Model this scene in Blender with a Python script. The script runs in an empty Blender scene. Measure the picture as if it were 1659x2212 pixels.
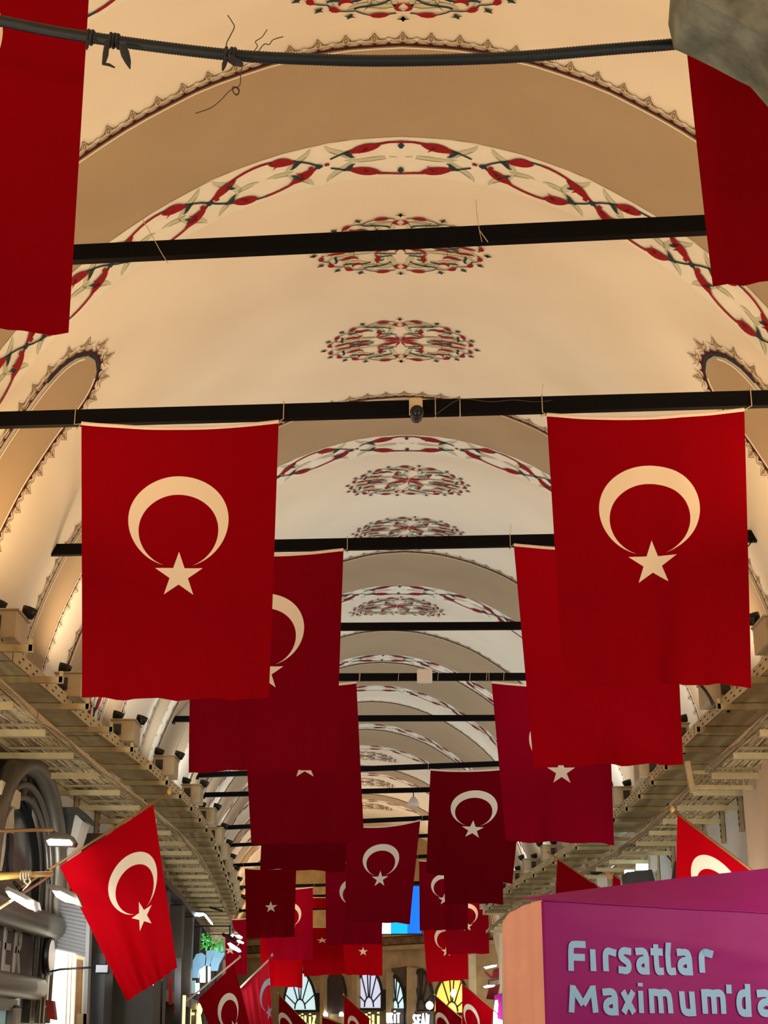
import bpy, math, random
from mathutils import Vector, Matrix
random.seed(7)
SC = bpy.context.scene
COL = SC.collection
TH = math.radians(19.2); F = 3250.0; CZ = 1.6
ct, st = math.cos(TH), math.sin(TH)

# ---------------------------------------------------------------- camera
cam = bpy.data.cameras.new('camera'); camo = bpy.data.objects.new('camera', cam); COL.objects.link(camo)
cam.sensor_fit = 'HORIZONTAL'; cam.sensor_width = 36.0; cam.lens = F / 1659 * 36.0
cam.clip_start = .05; cam.clip_end = 300
camo.location = (0, 0, CZ); camo.rotation_euler = (math.pi/2 + TH, 0, 0)
SC.camera = camo
SC.view_settings.view_transform = 'Standard'; SC.view_settings.look = 'None'
SC.view_settings.gamma = 1; SC.view_settings.use_curve_mapping = False
SC.view_settings.exposure = 0.0

def ray(px, py):
    u = (px - 829.5)/F; v = (1106 - py)/F
    return Vector((u, ct - v*st, st + v*ct))
def at_D(px, py, D):
    r = ray(px, py); k = D/r.y
    return Vector((r.x*k, D, CZ + r.z*k))
def at_z(px, py, z):
    r = ray(px, py); k = (z - CZ)/r.z
    return Vector((r.x*k, r.y*k, z))
def at_x(px, py, x):
    r = ray(px, py); k = x/r.x
    return Vector((x, r.y*k, CZ + r.z*k))

def interp(tab, t):
    if t <= tab[0][0]: return tab[0][1]
    for (a, va), (b, vb) in zip(tab, tab[1:]):
        if t <= b:
            k = (t-a)/(b-a); return va + (vb-va)*k
    return tab[-1][1]
# centre line of the street: drifts right, then bends left
_CL = [(-6,.1),(9,.14),(12,.14),(15,.2),(19,.34),(22,.34),(25.5,.18),(29,-.05),(34.5,-.38),(40,-.62),(46,-.70),(52,-.78),(64,-.9)]
_KX = [(34,1.0),(50,1.16),(62,1.3)]
def cl(D):
    return sum(interp(_CL, D + d) for d in (-1.5,-.75,0,.75,1.5))/5
# vault profile, lateral distance -> height above the eye
_PR = [(0,7.0),(.5,6.96),(1.0,6.83),(1.5,6.62),(2.0,6.30),(2.4,5.98),(2.8,5.56),(3.1,5.15),(3.4,4.6),(3.6,4.1),(3.74,3.6),(3.8,3.0)]
_TS = [(0.0,0.0,7.0)]
for (a, ha), (b, hb) in zip(_PR, _PR[1:]):
    for i in range(1, 5):
        k = i/4; x = a+(b-a)*k; z = ha+(hb-ha)*k
        l = _TS[-1]; _TS.append((l[0]+math.hypot(x-l[1], z-l[2]), x, z))
SMAX = _TS[-1][0]
_TX = [(s, x) for s, x, z in _TS]; _TZ = [(s, z) for s, x, z in _TS]
_LX = [(x, s) for s, x, z in _TS]
def s_of_lat(x): return interp(_LX, x)
MIDS = []
def vault(s, D, off=0.0):
    a = abs(s); sg = 1 if s >= 0 else -1
    a = min(a, SMAX)
    e = .12
    x = (interp(_TX, a-e)+interp(_TX, a)+interp(_TX, a+e))/3; z = (interp(_TZ, max(0,a-e))+interp(_TZ, a)+interp(_TZ, a+e))/3
    if a < e: z = interp(_TZ, e/2); x = a
    dx = interp(_TX, a+.06)-interp(_TX, max(0,a-.06)); dz = interp(_TZ, min(SMAX,a+.06))-interp(_TZ, max(0,a-.06))
    l = math.hypot(dx, dz) or 1
    n = (dz/l, -dx/l)            # inwards: (towards centre, down)
    o = off
    for m in MIDS:
        if abs(D-m) < 1.4:
            w = min(1, max(0, (a-.4)/3.0))
            o += .11*w*max(0, 1-abs(D-m)/1.3)**1.6 + .03*max(0, 1-abs(D-m)/1.3)
    return Vector((cl(D)+sg*(x+n[0]*o)*interp(_KX, D), D, CZ+z+n[1]*o))
def wx(D, side, lat=3.8): return cl(D)+side*lat*interp(_KX, D)

# ---------------------------------------------------------------- materials
def lin(c):
    return tuple(((v/255)/12.92 if v/255 <= .04045 else ((v/255+.055)/1.055)**2.4) for v in c)
def mat(name, rgb, rough=.6, metal=0, noise=.0, nscale=6, emit=None, es=1, bump=0, bscale=40, trans=0, spec=.5):
    m = bpy.data.materials.new(name); m.use_nodes = True
    nt = m.node_tree; b = nt.nodes['Principled BSDF']; L = nt.links
    c = lin(rgb) + (1,)
    b.inputs['Base Color'].default_value = c; b.inputs['Roughness'].default_value = rough
    b.inputs['Metallic'].default_value = metal; b.inputs['Specular IOR Level'].default_value = spec
    if trans: b.inputs['Transmission Weight'].default_value = trans
    if emit:
        b.inputs['Emission Color'].default_value = lin(emit)+(1,); b.inputs['Emission Strength'].default_value = es
    tc = nt.nodes.new('ShaderNodeTexCoord')
    if noise:
        n = nt.nodes.new('ShaderNodeTexNoise'); n.inputs['Scale'].default_value = nscale; n.inputs['Detail'].default_value = 5
        L.new(tc.outputs['Object'], n.inputs['Vector'])
        r = nt.nodes.new('ShaderNodeMapRange'); r.inputs[1].default_value = .3; r.inputs[2].default_value = .7
        r.inputs[3].default_value = 1-noise; r.inputs[4].default_value = 1+noise*.6
        L.new(n.outputs['Fac'], r.inputs[0])
        mx = nt.nodes.new('ShaderNodeMix'); mx.data_type = 'RGBA'; mx.blend_type = 'MULTIPLY'; mx.inputs[0].default_value = 1
        mx.inputs[6].default_value = c; L.new(r.outputs[0], mx.inputs[7]); L.new(mx.outputs[2], b.inputs['Base Color'])
    if bump:
        n2 = nt.nodes.new('ShaderNodeTexNoise'); n2.inputs['Scale'].default_value = bscale; L.new(tc.outputs['Object'], n2.inputs['Vector'])
        bp = nt.nodes.new('ShaderNodeBump'); bp.inputs['Strength'].default_value = bump; bp.inputs['Distance'].default_value = .01
        L.new(n2.outputs['Fac'], bp.inputs['Height']); L.new(bp.outputs[0], b.inputs['Normal'])
    return m
M = {}
M['plaster'] = mat('cream_plaster', (236,226,205), .9, noise=.035, nscale=1.2, bump=.15, bscale=9, spec=.2)
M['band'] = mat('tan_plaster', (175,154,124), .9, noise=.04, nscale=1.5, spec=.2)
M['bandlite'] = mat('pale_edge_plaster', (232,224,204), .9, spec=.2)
M['floralbg'] = mat('pale_floral_ground', (240,234,216), .9, noise=.03, nscale=8, spec=.2)
M['pred'] = mat('painted_crimson', (150,22,30), .8, noise=.12, nscale=14, spec=.2)
M['pteal'] = mat('painted_teal', (38,62,70), .8, spec=.2)
M['psage'] = mat('painted_sage', (200,203,172), .8, noise=.05, nscale=20, spec=.2)
M['pline'] = mat('painted_umber_line', (108,88,66), .8, spec=.2)
M['pdark'] = mat('painted_maroon_line', (72,22,26), .8, spec=.2)
M['pbrown'] = mat('painted_pale_umber', (208,190,156), .85, noise=.15, nscale=40, spec=.2)
M['wall'] = mat('wall_plaster', (226,220,206), .9, noise=.06, nscale=1.3, bump=.2, bscale=6, spec=.2)
M['wallbeige'] = mat('beige_plaster', (232,200,164), .9, noise=.05, nscale=2, bump=.2, bscale=6, spec=.2)
M['stone'] = mat('grey_stone', (128,130,120), .9, noise=.45, nscale=9, bump=.8, bscale=30, spec=.2)
M['floor'] = mat('worn_stone_floor', (150,140,128), .6, noise=.15, nscale=2)
M['bar'] = mat('black_iron', (5,5,7), .7, noise=.2, nscale=20, spec=.12)
M['conduit'] = mat('dark_blue_conduit', (18,28,36), .5, noise=.15, nscale=60)
M['cloth_wrap'] = mat('charcoal_rag', (52,52,56), .95, noise=.3, nscale=40, bump=.6)
M['wire'] = mat('rusty_wire', (60,42,32), .6)
M['thread'] = mat('pale_thread', (196,176,140), .8)
M['hem'] = mat('white_canvas', (236,216,200), .9, noise=.05, nscale=30)
M['galv'] = mat('galvanised_steel', (216,196,146), .5, .25, noise=.14, nscale=7)
M['galvd'] = mat('dull_steel', (172,152,112), .55, .25, noise=.15, nscale=9)
M['cable'] = mat('dusty_cable', (206,182,136), .7, noise=.35, nscale=14)
M['cable2'] = mat('grey_cable', (150,128,96), .7, noise=.3, nscale=14)
M['boxpaint'] = mat('cream_sheet_metal', (208,190,152), .5, .15, noise=.07, nscale=6)
M['black'] = mat('black_plastic', (12,12,13), .4)
M['white'] = mat('white_plastic', (232,222,214), .4)
M['metal'] = mat('brushed_bronze_metal', (128,122,110), .38, .75, noise=.1, nscale=5)
M['metald'] = mat('dark_bronze_metal', (84,76,66), .45, .6, noise=.12, nscale=5)
M['greybox'] = mat('dark_grey_paint', (72,72,66), .5, .3, noise=.12, nscale=5)
M['curtain'] = mat('cream_linen', (206,194,164), .9, noise=.15, nscale=14)
M['darkglass'] = mat('dark_window_glass', (28,34,40), .12, noise=.2, nscale=3)
M['led'] = mat('lit_led_panel', (255,255,255), .5, emit=(255,252,255), es=9)
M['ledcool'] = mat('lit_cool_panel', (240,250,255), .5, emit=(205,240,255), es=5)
M['wood'] = mat('varnished_wood', (150,104,52), .5, noise=.2, nscale=9)
M['bamboo'] = mat('bamboo', (206,166,86), .45, noise=.2, nscale=12)
M['shutter'] = mat('grey_roller_shutter', (150,152,150), .6, .1, noise=.05)
M['lit_cream'] = mat('lit_cream_panel', (250,246,226), .6, emit=(255,248,225), es=1.2)  # cream wall; shop light on it is put in as glow
M['cream'] = mat('cream_joinery', (226,210,170), .6, noise=.05)
M['purple'] = mat('magenta_vinyl', (150,8,120), .6, noise=.03, nscale=3, bump=.5, bscale=4, spec=.25)
M['salmon'] = mat('salmon_vinyl', (252,178,156), .6, noise=.1, nscale=5, bump=.3, bscale=8)
M['textblue'] = mat('pale_blue_print', (150,200,255), .6)
M['bluescreen'] = mat('blue_screen', (0,90,240), .3, emit=(0,112,255), es=1.0)
M['cyanscreen'] = mat('cyan_screen', (0,160,230), .3, emit=(0,170,236), es=1.0)
M['whitescreen'] = mat('white_screen', (220,240,245), .3, emit=(205,240,250), es=1.0)
M['facade'] = mat('sandstone_facade', (178,154,116), .9, noise=.2, nscale=2.5, bump=.4, bscale=9, spec=.2)
M['facaded'] = mat('worn_cornice', (128,104,76), .9, noise=.5, nscale=5, bump=.8, bscale=14, spec=.2)
M['pane'] = mat('daylit_pane', (215,240,246), .3, emit=(200,236,246), es=.85)
M['panelav'] = mat('lavender_pane', (215,222,245), .3, emit=(205,214,244), es=.8)
M['paneyellow'] = mat('amber_pane', (255,205,100), .3, emit=(255,190,80), es=1.1)
M['panedark'] = mat('unlit_pane', (96,84,66), .2, noise=.2)
M['lead'] = mat('window_lead', (26,26,24), .6)
M['drape'] = mat('dark_drape', (60,50,48), .9, noise=.3, nscale=5)
M['signyellow'] = mat('glowing_yellow_letter', (255,240,150), .4, emit=(255,236,140), es=2.2)
M['signwhite'] = mat('glowing_white_letter', (240,250,255), .4, emit=(232,248,255), es=2.2)
M['brownsign'] = mat('brown_fascia', (78,64,56), .6, noise=.15)
M['letter'] = mat('aged_silver_letter', (186,176,160), .45, .3, noise=.1)
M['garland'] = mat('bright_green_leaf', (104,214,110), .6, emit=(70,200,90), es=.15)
M['bluecloth'] = mat('pale_blue_satin', (140,190,220), .4, noise=.12)
M['redcloth'] = mat('red_fabric', (150,30,34), .8, noise=.2, nscale=8)
M['redplain'] = mat('bright_red_fabric', (205,40,40), .8)
M['orangew'] = mat('orange_brown_paint', (190,130,86), .6, noise=.15)
M['tealglass'] = mat('pale_teal_glass', (168,198,196), .2, emit=(150,190,188), es=.25)
M['bulb'] = mat('bright_bulb', (255,255,255), .3, emit=(255,250,235), es=14)

def emblem_group(star_only=False):
    g = bpy.data.node_groups.new('crescent_star_mask', 'ShaderNodeTree')
    g.interface.new_socket('Mask', in_out='OUTPUT', socket_type='NodeSocketFloat')
    N = g.nodes; L = g.links
    uv = N.new('ShaderNodeUVMap'); sp = N.new('ShaderNodeSeparateXYZ'); L.new(uv.outputs[0], sp.inputs[0])
    def ma(op, a, b=None):
        n = N.new('ShaderNodeMath'); n.operation = op
        for i, v in enumerate((a, b)):
            if v is None: continue
            if isinstance(v, (int, float)): n.inputs[i].default_value = v
            else: L.new(v, n.inputs[i])
        return n.outputs[0]
    x = sp.outputs[0]; y = ma('MULTIPLY', sp.outputs[1], 1.5)     # y runs downwards in flag widths
    def dist(cx, cy):
        dx = ma('SUBTRACT', x, cx); dy = ma('SUBTRACT', y, cy)
        return ma('SQRT', ma('ADD', ma('MULTIPLY', dx, dx), ma('MULTIPLY', dy, dy)))
    out = ma('LESS_THAN', dist(.5, .535), .258); inn = ma('GREATER_THAN', dist(.5, .590), .206)
    cres = ma('MULTIPLY', out, inn)
    R = .130; sx = ma('SUBTRACT', x, .505); sy = ma('SUBTRACT', y, .838)
    tot = None
    for k in range(5):
        a = math.radians(-90 + 72*k)     # outward normals of the pentagram lines
        d = ma('ADD', ma('MULTIPLY', sx, math.cos(a)), ma('MULTIPLY', sy, math.sin(a)))
        t = ma('LESS_THAN', d, R*math.cos(math.radians(72)))
        tot = t if tot is None else ma('ADD', tot, t)
    star = ma('GREATER_THAN', tot, 3.5)
    m = star if star_only else ma('MAXIMUM', cres, star)
    o = N.new('NodeGroupOutput'); L.new(m, o.inputs[0])
    return g
EG = emblem_group(); EGS = emblem_group(True)
def flag_mat(name, red, wh, tr=.3, eg=None):
    m = bpy.data.materials.new(name); m.use_nodes = True; nt = m.node_tree; N = nt.nodes; L = nt.links
    N.clear()
    g = N.new('ShaderNodeGroup'); g.node_tree = eg or EG
    mx = N.new('ShaderNodeMix'); mx.data_type = 'RGBA'; mx.inputs[6].default_value = lin(red)+(1,); mx.inputs[7].default_value = lin(wh)+(1,)
    L.new(g.outputs[0], mx.inputs[0])
    tc = N.new('ShaderNodeTexCoord'); nz = N.new('ShaderNodeTexNoise'); nz.inputs['Scale'].default_value = 260
    L.new(tc.outputs['Object'], nz.inputs['Vector'])
    bp = N.new('ShaderNodeBump'); bp.inputs['Strength'].default_value = .25; bp.inputs['Distance'].default_value = .002
    L.new(nz.outputs['Fac'], bp.inputs['Height'])
    d = N.new('ShaderNodeBsdfPrincipled'); d.inputs['Roughness'].default_value = .75; d.inputs['Specular IOR Level'].default_value = .03
    t = N.new('ShaderNodeBsdfTranslucent'); ms = N.new('ShaderNodeMixShader'); ms.inputs[0].default_value = tr
    o = N.new('ShaderNodeOutputMaterial')
    L.new(mx.outputs[2], d.inputs['Base Color']); L.new(mx.outputs[2], t.inputs['Color']); L.new(bp.outputs[0], d.inputs['Normal'])
    L.new(d.outputs[0], ms.inputs[1]); L.new(t.outputs[0], ms.inputs[2]); L.new(ms.outputs[0], o.inputs[0])
    return m
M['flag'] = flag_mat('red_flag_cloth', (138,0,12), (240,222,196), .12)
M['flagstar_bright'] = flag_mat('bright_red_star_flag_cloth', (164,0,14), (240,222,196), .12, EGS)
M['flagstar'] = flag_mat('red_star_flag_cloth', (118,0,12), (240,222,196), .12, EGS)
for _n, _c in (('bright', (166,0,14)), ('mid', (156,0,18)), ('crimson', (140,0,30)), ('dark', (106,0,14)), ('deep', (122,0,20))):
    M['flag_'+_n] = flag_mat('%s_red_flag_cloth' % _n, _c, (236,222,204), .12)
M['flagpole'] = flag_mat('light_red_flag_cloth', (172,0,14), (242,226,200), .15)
M['flagpink'] = flag_mat('pink_red_flag_cloth', (244,40,62), (190,226,240), .3)  # pinker red with a pale blue emblem

# ---------------------------------------------------------------- mesh builder
WL = {}
class MB:
    def __init__(s): s.v = []; s.f = []; s.m = []; s.sm = []; s.uv = None
    def V(s, p): s.v.append(tuple(p)); return len(s.v)-1
    def Fc(s, idx, m=0, sm=False): s.f.append(tuple(idx)); s.m.append(m); s.sm.append(sm)
    def quad(s, a, b, c, d, m=0, sm=False):
        i = [s.V(p) for p in (a, b, c, d)]; s.Fc(i, m, sm)
    def box(s, c, size, R=None, m=0, bev=0):
        c = Vector(c); hx, hy, hz = [k/2 for k in size]
        R = R or Matrix.Identity(3)
        if bev:
            b = bev; P = []
            for zz, ins in ((-hz, b), (-hz+b, 0), (hz-b, 0), (hz, b)):
                X = hx-ins; Y = hy-ins; bb = b*.7
                ring = [(-X+bb,-Y),(X-bb,-Y),(X,-Y+bb),(X,Y-bb),(X-bb,Y),(-X+bb,Y),(-X,Y-bb),(-X,-Y+bb)]
                P.append([s.V(c + R @ Vector((x, y, zz))) for x, y in ring])
            for a, d in zip(P, P[1:]):
                for i in range(8): s.Fc((a[i], a[(i+1)%8], d[(i+1)%8], d[i]), m)
            s.Fc(P[0][::-1], m); s.Fc(P[-1], m); return
        ids = [s.V(c + R @ Vector((x*hx, y*hy, z*hz))) for z in (-1,1) for y in (-1,1) for x in (-1,1)]
        for q in ((0,2,3,1),(4,5,7,6),(0,1,5,4),(2,6,7,3),(0,4,6,2),(1,3,7,5)): s.Fc([ids[k] for k in q], m)
    def bar(s, a, b, w, h, up=(0,0,1), m=0):
        a = Vector(a); b = Vector(b); d = (b-a); l = d.length; d.normalize(); up = Vector(up)
        x = d.cross(up)
        if x.length < 1e-4: x = d.cross(Vector((1,0,0)))
        x.normalize(); z = x.cross(d)
        s.box((a+b)/2, (w, l, h), Matrix((x, d, z)).transposed(), m)
    def tube(s, pts, r, n=8, m=0, caps=True, sm=True):
        pts = [Vector(p) for p in pts]; k = len(pts)
        rr = r if isinstance(r, (list, tuple)) else [r]*k
        rings = []; px = None
        for i, p in enumerate(pts):
            t = (pts[min(i+1, k-1)] - pts[max(i-1, 0)]).normalized()
            if px is None:
                px = t.cross(Vector((0,0,1)))
                if px.length < 1e-3: px = t.cross(Vector((1,0,0)))
            px = (px - t*px.dot(t)).normalized(); py = t.cross(px)
            rings.append([s.V(p + (px*math.cos(2*math.pi*j/n) + py*math.sin(2*math.pi*j/n))*rr[i]) for j in range(n)])
        for a, b in zip(rings, rings[1:]):
            for j in range(n): s.Fc((a[j], a[(j+1)%n], b[(j+1)%n], b[j]), m, sm)
        if caps: s.Fc(rings[0][::-1], m); s.Fc(rings[-1], m)
    def lathe(s, prof, c, n=16, m=0, axis=None):
        c = Vector(c); R = axis or Matrix.Identity(3); rings = []
        for r, z in prof: rings.append([s.V(c + R @ Vector((r*math.cos(2*math.pi*j/n), r*math.sin(2*math.pi*j/n), z))) for j in range(n)])
        for a, b in zip(rings, rings[1:]):
            for j in range(n): s.Fc((a[j], a[(j+1)%n], b[(j+1)%n], b[j]), m, True)
        s.Fc(rings[0][::-1], m); s.Fc(rings[-1], m)
    def prism(s, poly, fwd, m=0):
        fwd = Vector(fwd); a = [s.V(p) for p in poly]; b = [s.V(Vector(p)+fwd) for p in poly]; n = len(poly)
        s.Fc(a, m); s.Fc(b[::-1], m)
        for i in range(n): s.Fc((a[i], b[i], b[(i+1)%n], a[(i+1)%n]), m)
    def grid(s, rows, m=0, sm=True, close=False):
        ids = [[s.V(p) for p in r] for r in rows]
        for a, b in zip(ids, ids[1:]):
            n = len(a)
            for j in range(n if close else n-1): s.Fc((a[j], a[(j+1)%n], b[(j+1)%n], b[j]), m, sm)
        return ids
    def build(s, name, mats, parent=None, origin=None):
        if not isinstance(mats, (list, tuple)): mats = [mats]
        if parent is not None: o0 = WL[parent.name]
        elif origin is not None: o0 = Vector(origin)
        else:
            n = len(s.v); o0 = Vector((sum(v[0] for v in s.v)/n, sum(v[1] for v in s.v)/n, min(v[2] for v in s.v)))
        me = bpy.data.meshes.new(name)
        me.from_pydata([(v[0]-o0.x, v[1]-o0.y, v[2]-o0.z) for v in s.v], [], s.f)
        me.polygons.foreach_set('material_index', s.m); me.polygons.foreach_set('use_smooth', s.sm)
        for m in mats: me.materials.append(m if not isinstance(m, str) else M[m])
        if s.uv:
            l = me.uv_layers.new(name='UVMap')
            for lp in me.loops: l.data[lp.index].uv = s.uv[lp.vertex_index]
        me.update()
        o = bpy.data.objects.new(name, me); COL.objects.link(o)
        if parent is not None: o.parent = parent; WL[o.name] = o0
        else: o.location = o0; WL[o.name] = o0
        return o
def tag(o, label=None, cat=None, group=None, kind=None):
    if label: o['label'] = label
    if cat: o['category'] = cat
    if group: o['group'] = group
    if kind: o['kind'] = kind
    return o
def thing(name, loc, label, cat, group=None):
    o = bpy.data.objects.new(name, None); COL.objects.link(o); o.location = loc; o.empty_display_size = .1
    WL[o.name] = Vector(loc); return tag(o, label, cat, group)
# ---------------------------------------------------------------- the vault: bays, arches, painted ornament
ARCH = [(-1.0,.2),(6.35,7.6),(9.46,10.67),(16.0,17.15),(21.9,23.65),(26.6,28.4),(29.1,31.1),(32.8,35.2),(36.0,38.0),(41.2,42.2),(46.2,47.2),(54,55.2)]
MIDS += [3.5,13.42,19.6,25.1,39.5,44.2,50.5]
CM = ['plaster','band','bandlite','floralbg','pred','pteal','psage','pline','pdark','pbrown']
PL, BD, BL_, FB, RED, TEAL, SAGE, LINE, DARK, BRN = range(10)
vb = MB()
rows = []; Dv = -5.0
Ds = []
while Dv < 63: Ds.append(Dv); Dv += .2
NS = 48
for D in Ds: rows.append([vault(-SMAX + 2*SMAX*j/NS, D) for j in range(NS+1)])
vb.grid(rows, PL)
OFFS = .022
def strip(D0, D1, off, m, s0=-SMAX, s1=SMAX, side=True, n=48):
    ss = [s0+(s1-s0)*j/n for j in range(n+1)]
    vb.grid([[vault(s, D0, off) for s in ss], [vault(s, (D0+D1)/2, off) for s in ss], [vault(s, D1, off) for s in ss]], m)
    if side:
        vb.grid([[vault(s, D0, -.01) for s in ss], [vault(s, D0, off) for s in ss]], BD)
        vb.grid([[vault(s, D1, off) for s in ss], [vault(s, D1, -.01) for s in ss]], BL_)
def ribbon(m, pts, w, off=.008, cap=0):
    # pts in (s, D); w scalar or list of half widths
    k = len(pts); ww = w if isinstance(w, (list, tuple)) else [w]*k
    A = []; B = []
    for i, (s, D) in enumerate(pts):
        a = pts[max(i-1,0)]; b = pts[min(i+1,k-1)]
        dx, dy = b[0]-a[0], b[1]-a[1]; l = math.hypot(dx, dy) or 1
        nx, ny = -dy/l*ww[i], dx/l*ww[i]
        A.append(vault(s+nx, D+ny, off)); B.append(vault(s-nx, D-ny, off))
    vb.grid([A, B], m)
def bez(p, n=10):
    out = []
    for i in range(n+1):
        t = i/n
        q = [tuple(a) for a in p]
        while len(q) > 1: q = [(a[0]+(b[0]-a[0])*t, a[1]+(b[1]-a[1])*t) for a, b in zip(q, q[1:])]
        out.append(q[0])
    return out
def leafw(n, w, skew=.4):
    return [w*(math.sin(math.pi*(i/n)**(.6+skew*.8)))**.8 + .002 for i in range(n+1)]
def floral(Dc, hw, smax=SMAX, lod=1):
    nodes = [.70, 1.68, 2.66, 3.64, 4.62, 5.6]
    nodes = [n for n in nodes if n < smax+.9]
    nn = [-n for n in reversed(nodes)] + nodes
    A = hw*.78; o1 = .014; o2 = .018
    N = 14 if lod else 6
    for a, b in zip(nn, nn[1:]):
        L = b-a; mid = (a+b)/2
        def P(t, sg): return (a+L*t, Dc + sg*A*math.sin(math.pi*t)**.85)
        if abs(mid) > smax: continue
        ctr = abs(mid) < .01
        for sg in (-1, 1):
            flip = (sg*(1 if mid >= 0 else -1)) > 0
            pts = [P(i/N, sg) for i in range(N+1)]
            h = N//2
            if ctr:
                ribbon(TEAL, pts[1:h], .010, o1); ribbon(TEAL, pts[h+1:N], .010, o1); ribbon(RED, pts[h-2:h+3], .013, o2)
            elif flip: ribbon(RED, pts[:h+2], .014, o1); ribbon(TEAL, pts[h+1:], .010, o1)
            else: ribbon(TEAL, pts[:h+1], .010, o1); ribbon(RED, pts[h:], .014, o1)
            # red leaves riding on the stems
            n = 7
            for t0, t1, w in (((.04,.27,.052),(.56,.80,.056)) if not ctr else ((.38,.18,.056),(.62,.82,.056))):
                if not flip and not ctr: t0, t1 = 1-t0, 1-t1
                lp = [(lambda q: (q[0], q[1]-sg*.02))(P(t0+(t1-t0)*i/n, sg)) for i in range(n+1)]
                ribbon(RED, lp, leafw(n, w), o2)
                q = lp[n//2]
                ribbon(RED, [(q[0], q[1]), (q[0]-.03, q[1]-sg*.035), (q[0]-.065, q[1]-sg*.075)], [.02,.012,.002], o2)
        if lod:
            # teal hooks beside each node
            for t, sg in ((.16,-1),(.16,1),(.84,-1),(.84,1)):
                q = P(t, sg); d = 1 if t < .5 else -1
                ribbon(TEAL, bez([(q[0]-d*.02,q[1]),(q[0]+d*.07,q[1]-sg*.01),(q[0]+d*.03,q[1]-sg*.075),(q[0]+d*.09,q[1]-sg*.08)], 6), [.012,.02,.026,.022,.016,.01,.003], o2)
            if ctr:
                for sg in (-1,1): ribbon(TEAL, [(mid, Dc+sg*A*.95),(mid, Dc+sg*A*.78),(mid,Dc+sg*A*.6)], [.008,.03,.012], o2)
        # sage ribbons behind
        def sage(pts, w, n=9):
            q = bez(pts, n); ribbon(SAGE, q, leafw(n, w), .010)
            if lod:
                ribbon(LINE, [(x, y+w*.9) for x, y in q[2:-2]], .0022, .012)
        for sg in (-1, 1):
            sage([(a+.06, Dc+sg*hw*.9),(a+.10, Dc+sg*hw*.45),(a+.22, Dc+sg*hw*.5),(a+.30, Dc-sg*hw*.05)], .030)
            sage([(b-.06, Dc+sg*hw*.9),(b-.10, Dc+sg*hw*.45),(b-.22, Dc+sg*hw*.5),(b-.30, Dc-sg*hw*.05)], .030)
        sage([(a+.22, Dc-.01),(a+L*.3, Dc+hw*.16),(a+L*.38, Dc-hw*.12),(mid-.03, Dc)], .026)
        sage([(b-.22, Dc-.01),(b-L*.3, Dc+hw*.16),(b-L*.38, Dc-hw*.12),(mid+.03, Dc)], .026)
    for s in nn:
        if abs(s) < smax:
            ribbon(TEAL, [(s-.035, Dc),(s,Dc),(s+.035,Dc)], [.008,.034,.008], .02)
            ribbon(RED, [(s-.09, Dc),(s-.05,Dc)], .018, .016); ribbon(RED, [(s+.05, Dc),(s+.09,Dc)], .018, .016)
def crest(fn, L, step=.215, size=.15, lod=1, lw=.012):
    # fn(t) -> (s, D, outward ns, nD), t along the curve in metres
    n = max(4, int(L/.08))
    pts = [fn(L*i/n)[:2] for i in range(n+1)]
    ribbon(DARK, pts, lw, .016)
    k = int(L/step)
    for i in range(k+1):
        t = (i+.5)*L/(k+1)
        for tt in (t, t + .5*L/(k+1)):
            if tt <= L:
                s, D, a, b = fn(tt); ribbon(DARK, [(s, D), (s+a*.022, D+b*.022), (s+a*.04, D+b*.04)], [.026,.015,.003], .017)
        s, D, a, b = fn(t); T = (b, -a)
        def Q(x, y): return (s + T[0]*x + a*y, D + T[1]*x + b*y)
        z = size/.15
        ribbon(BRN, [Q(0,.04),Q(0,.07*z),Q(0,.10*z),Q(0,.145*z)], [.02,.03,.012,.002], .010)
        for sg in (-1, 1):
            ribbon(BRN, [Q(0,.045),Q(sg*.035,.055*z),Q(sg*.06,.055*z),Q(sg*.088,.08*z)], [.010,.016,.009,.001], .011)
            if lod:
                ribbon(LINE, bez([Q(0,.155*z),Q(sg*.012,.11*z),Q(sg*.05,.10*z),Q(sg*.03,.07*z)], 5), .0028, .014)
                ribbon(LINE, bez([Q(sg*.03,.08*z),Q(sg*.07,.05*z),Q(sg*.09,.09*z),Q(sg*.112,.09*z)], 5), .0028, .014)
                ribbon(LINE, bez([Q(0,.03),Q(sg*.03,.045),Q(sg*.06,.035),Q(sg*.095,.05*z)], 5), .0028, .014)
                ribbon(LINE, bez([Q(0,.05),Q(sg*.02,.08*z),Q(0,.12*z)], 4), .0025, .014)
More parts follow.
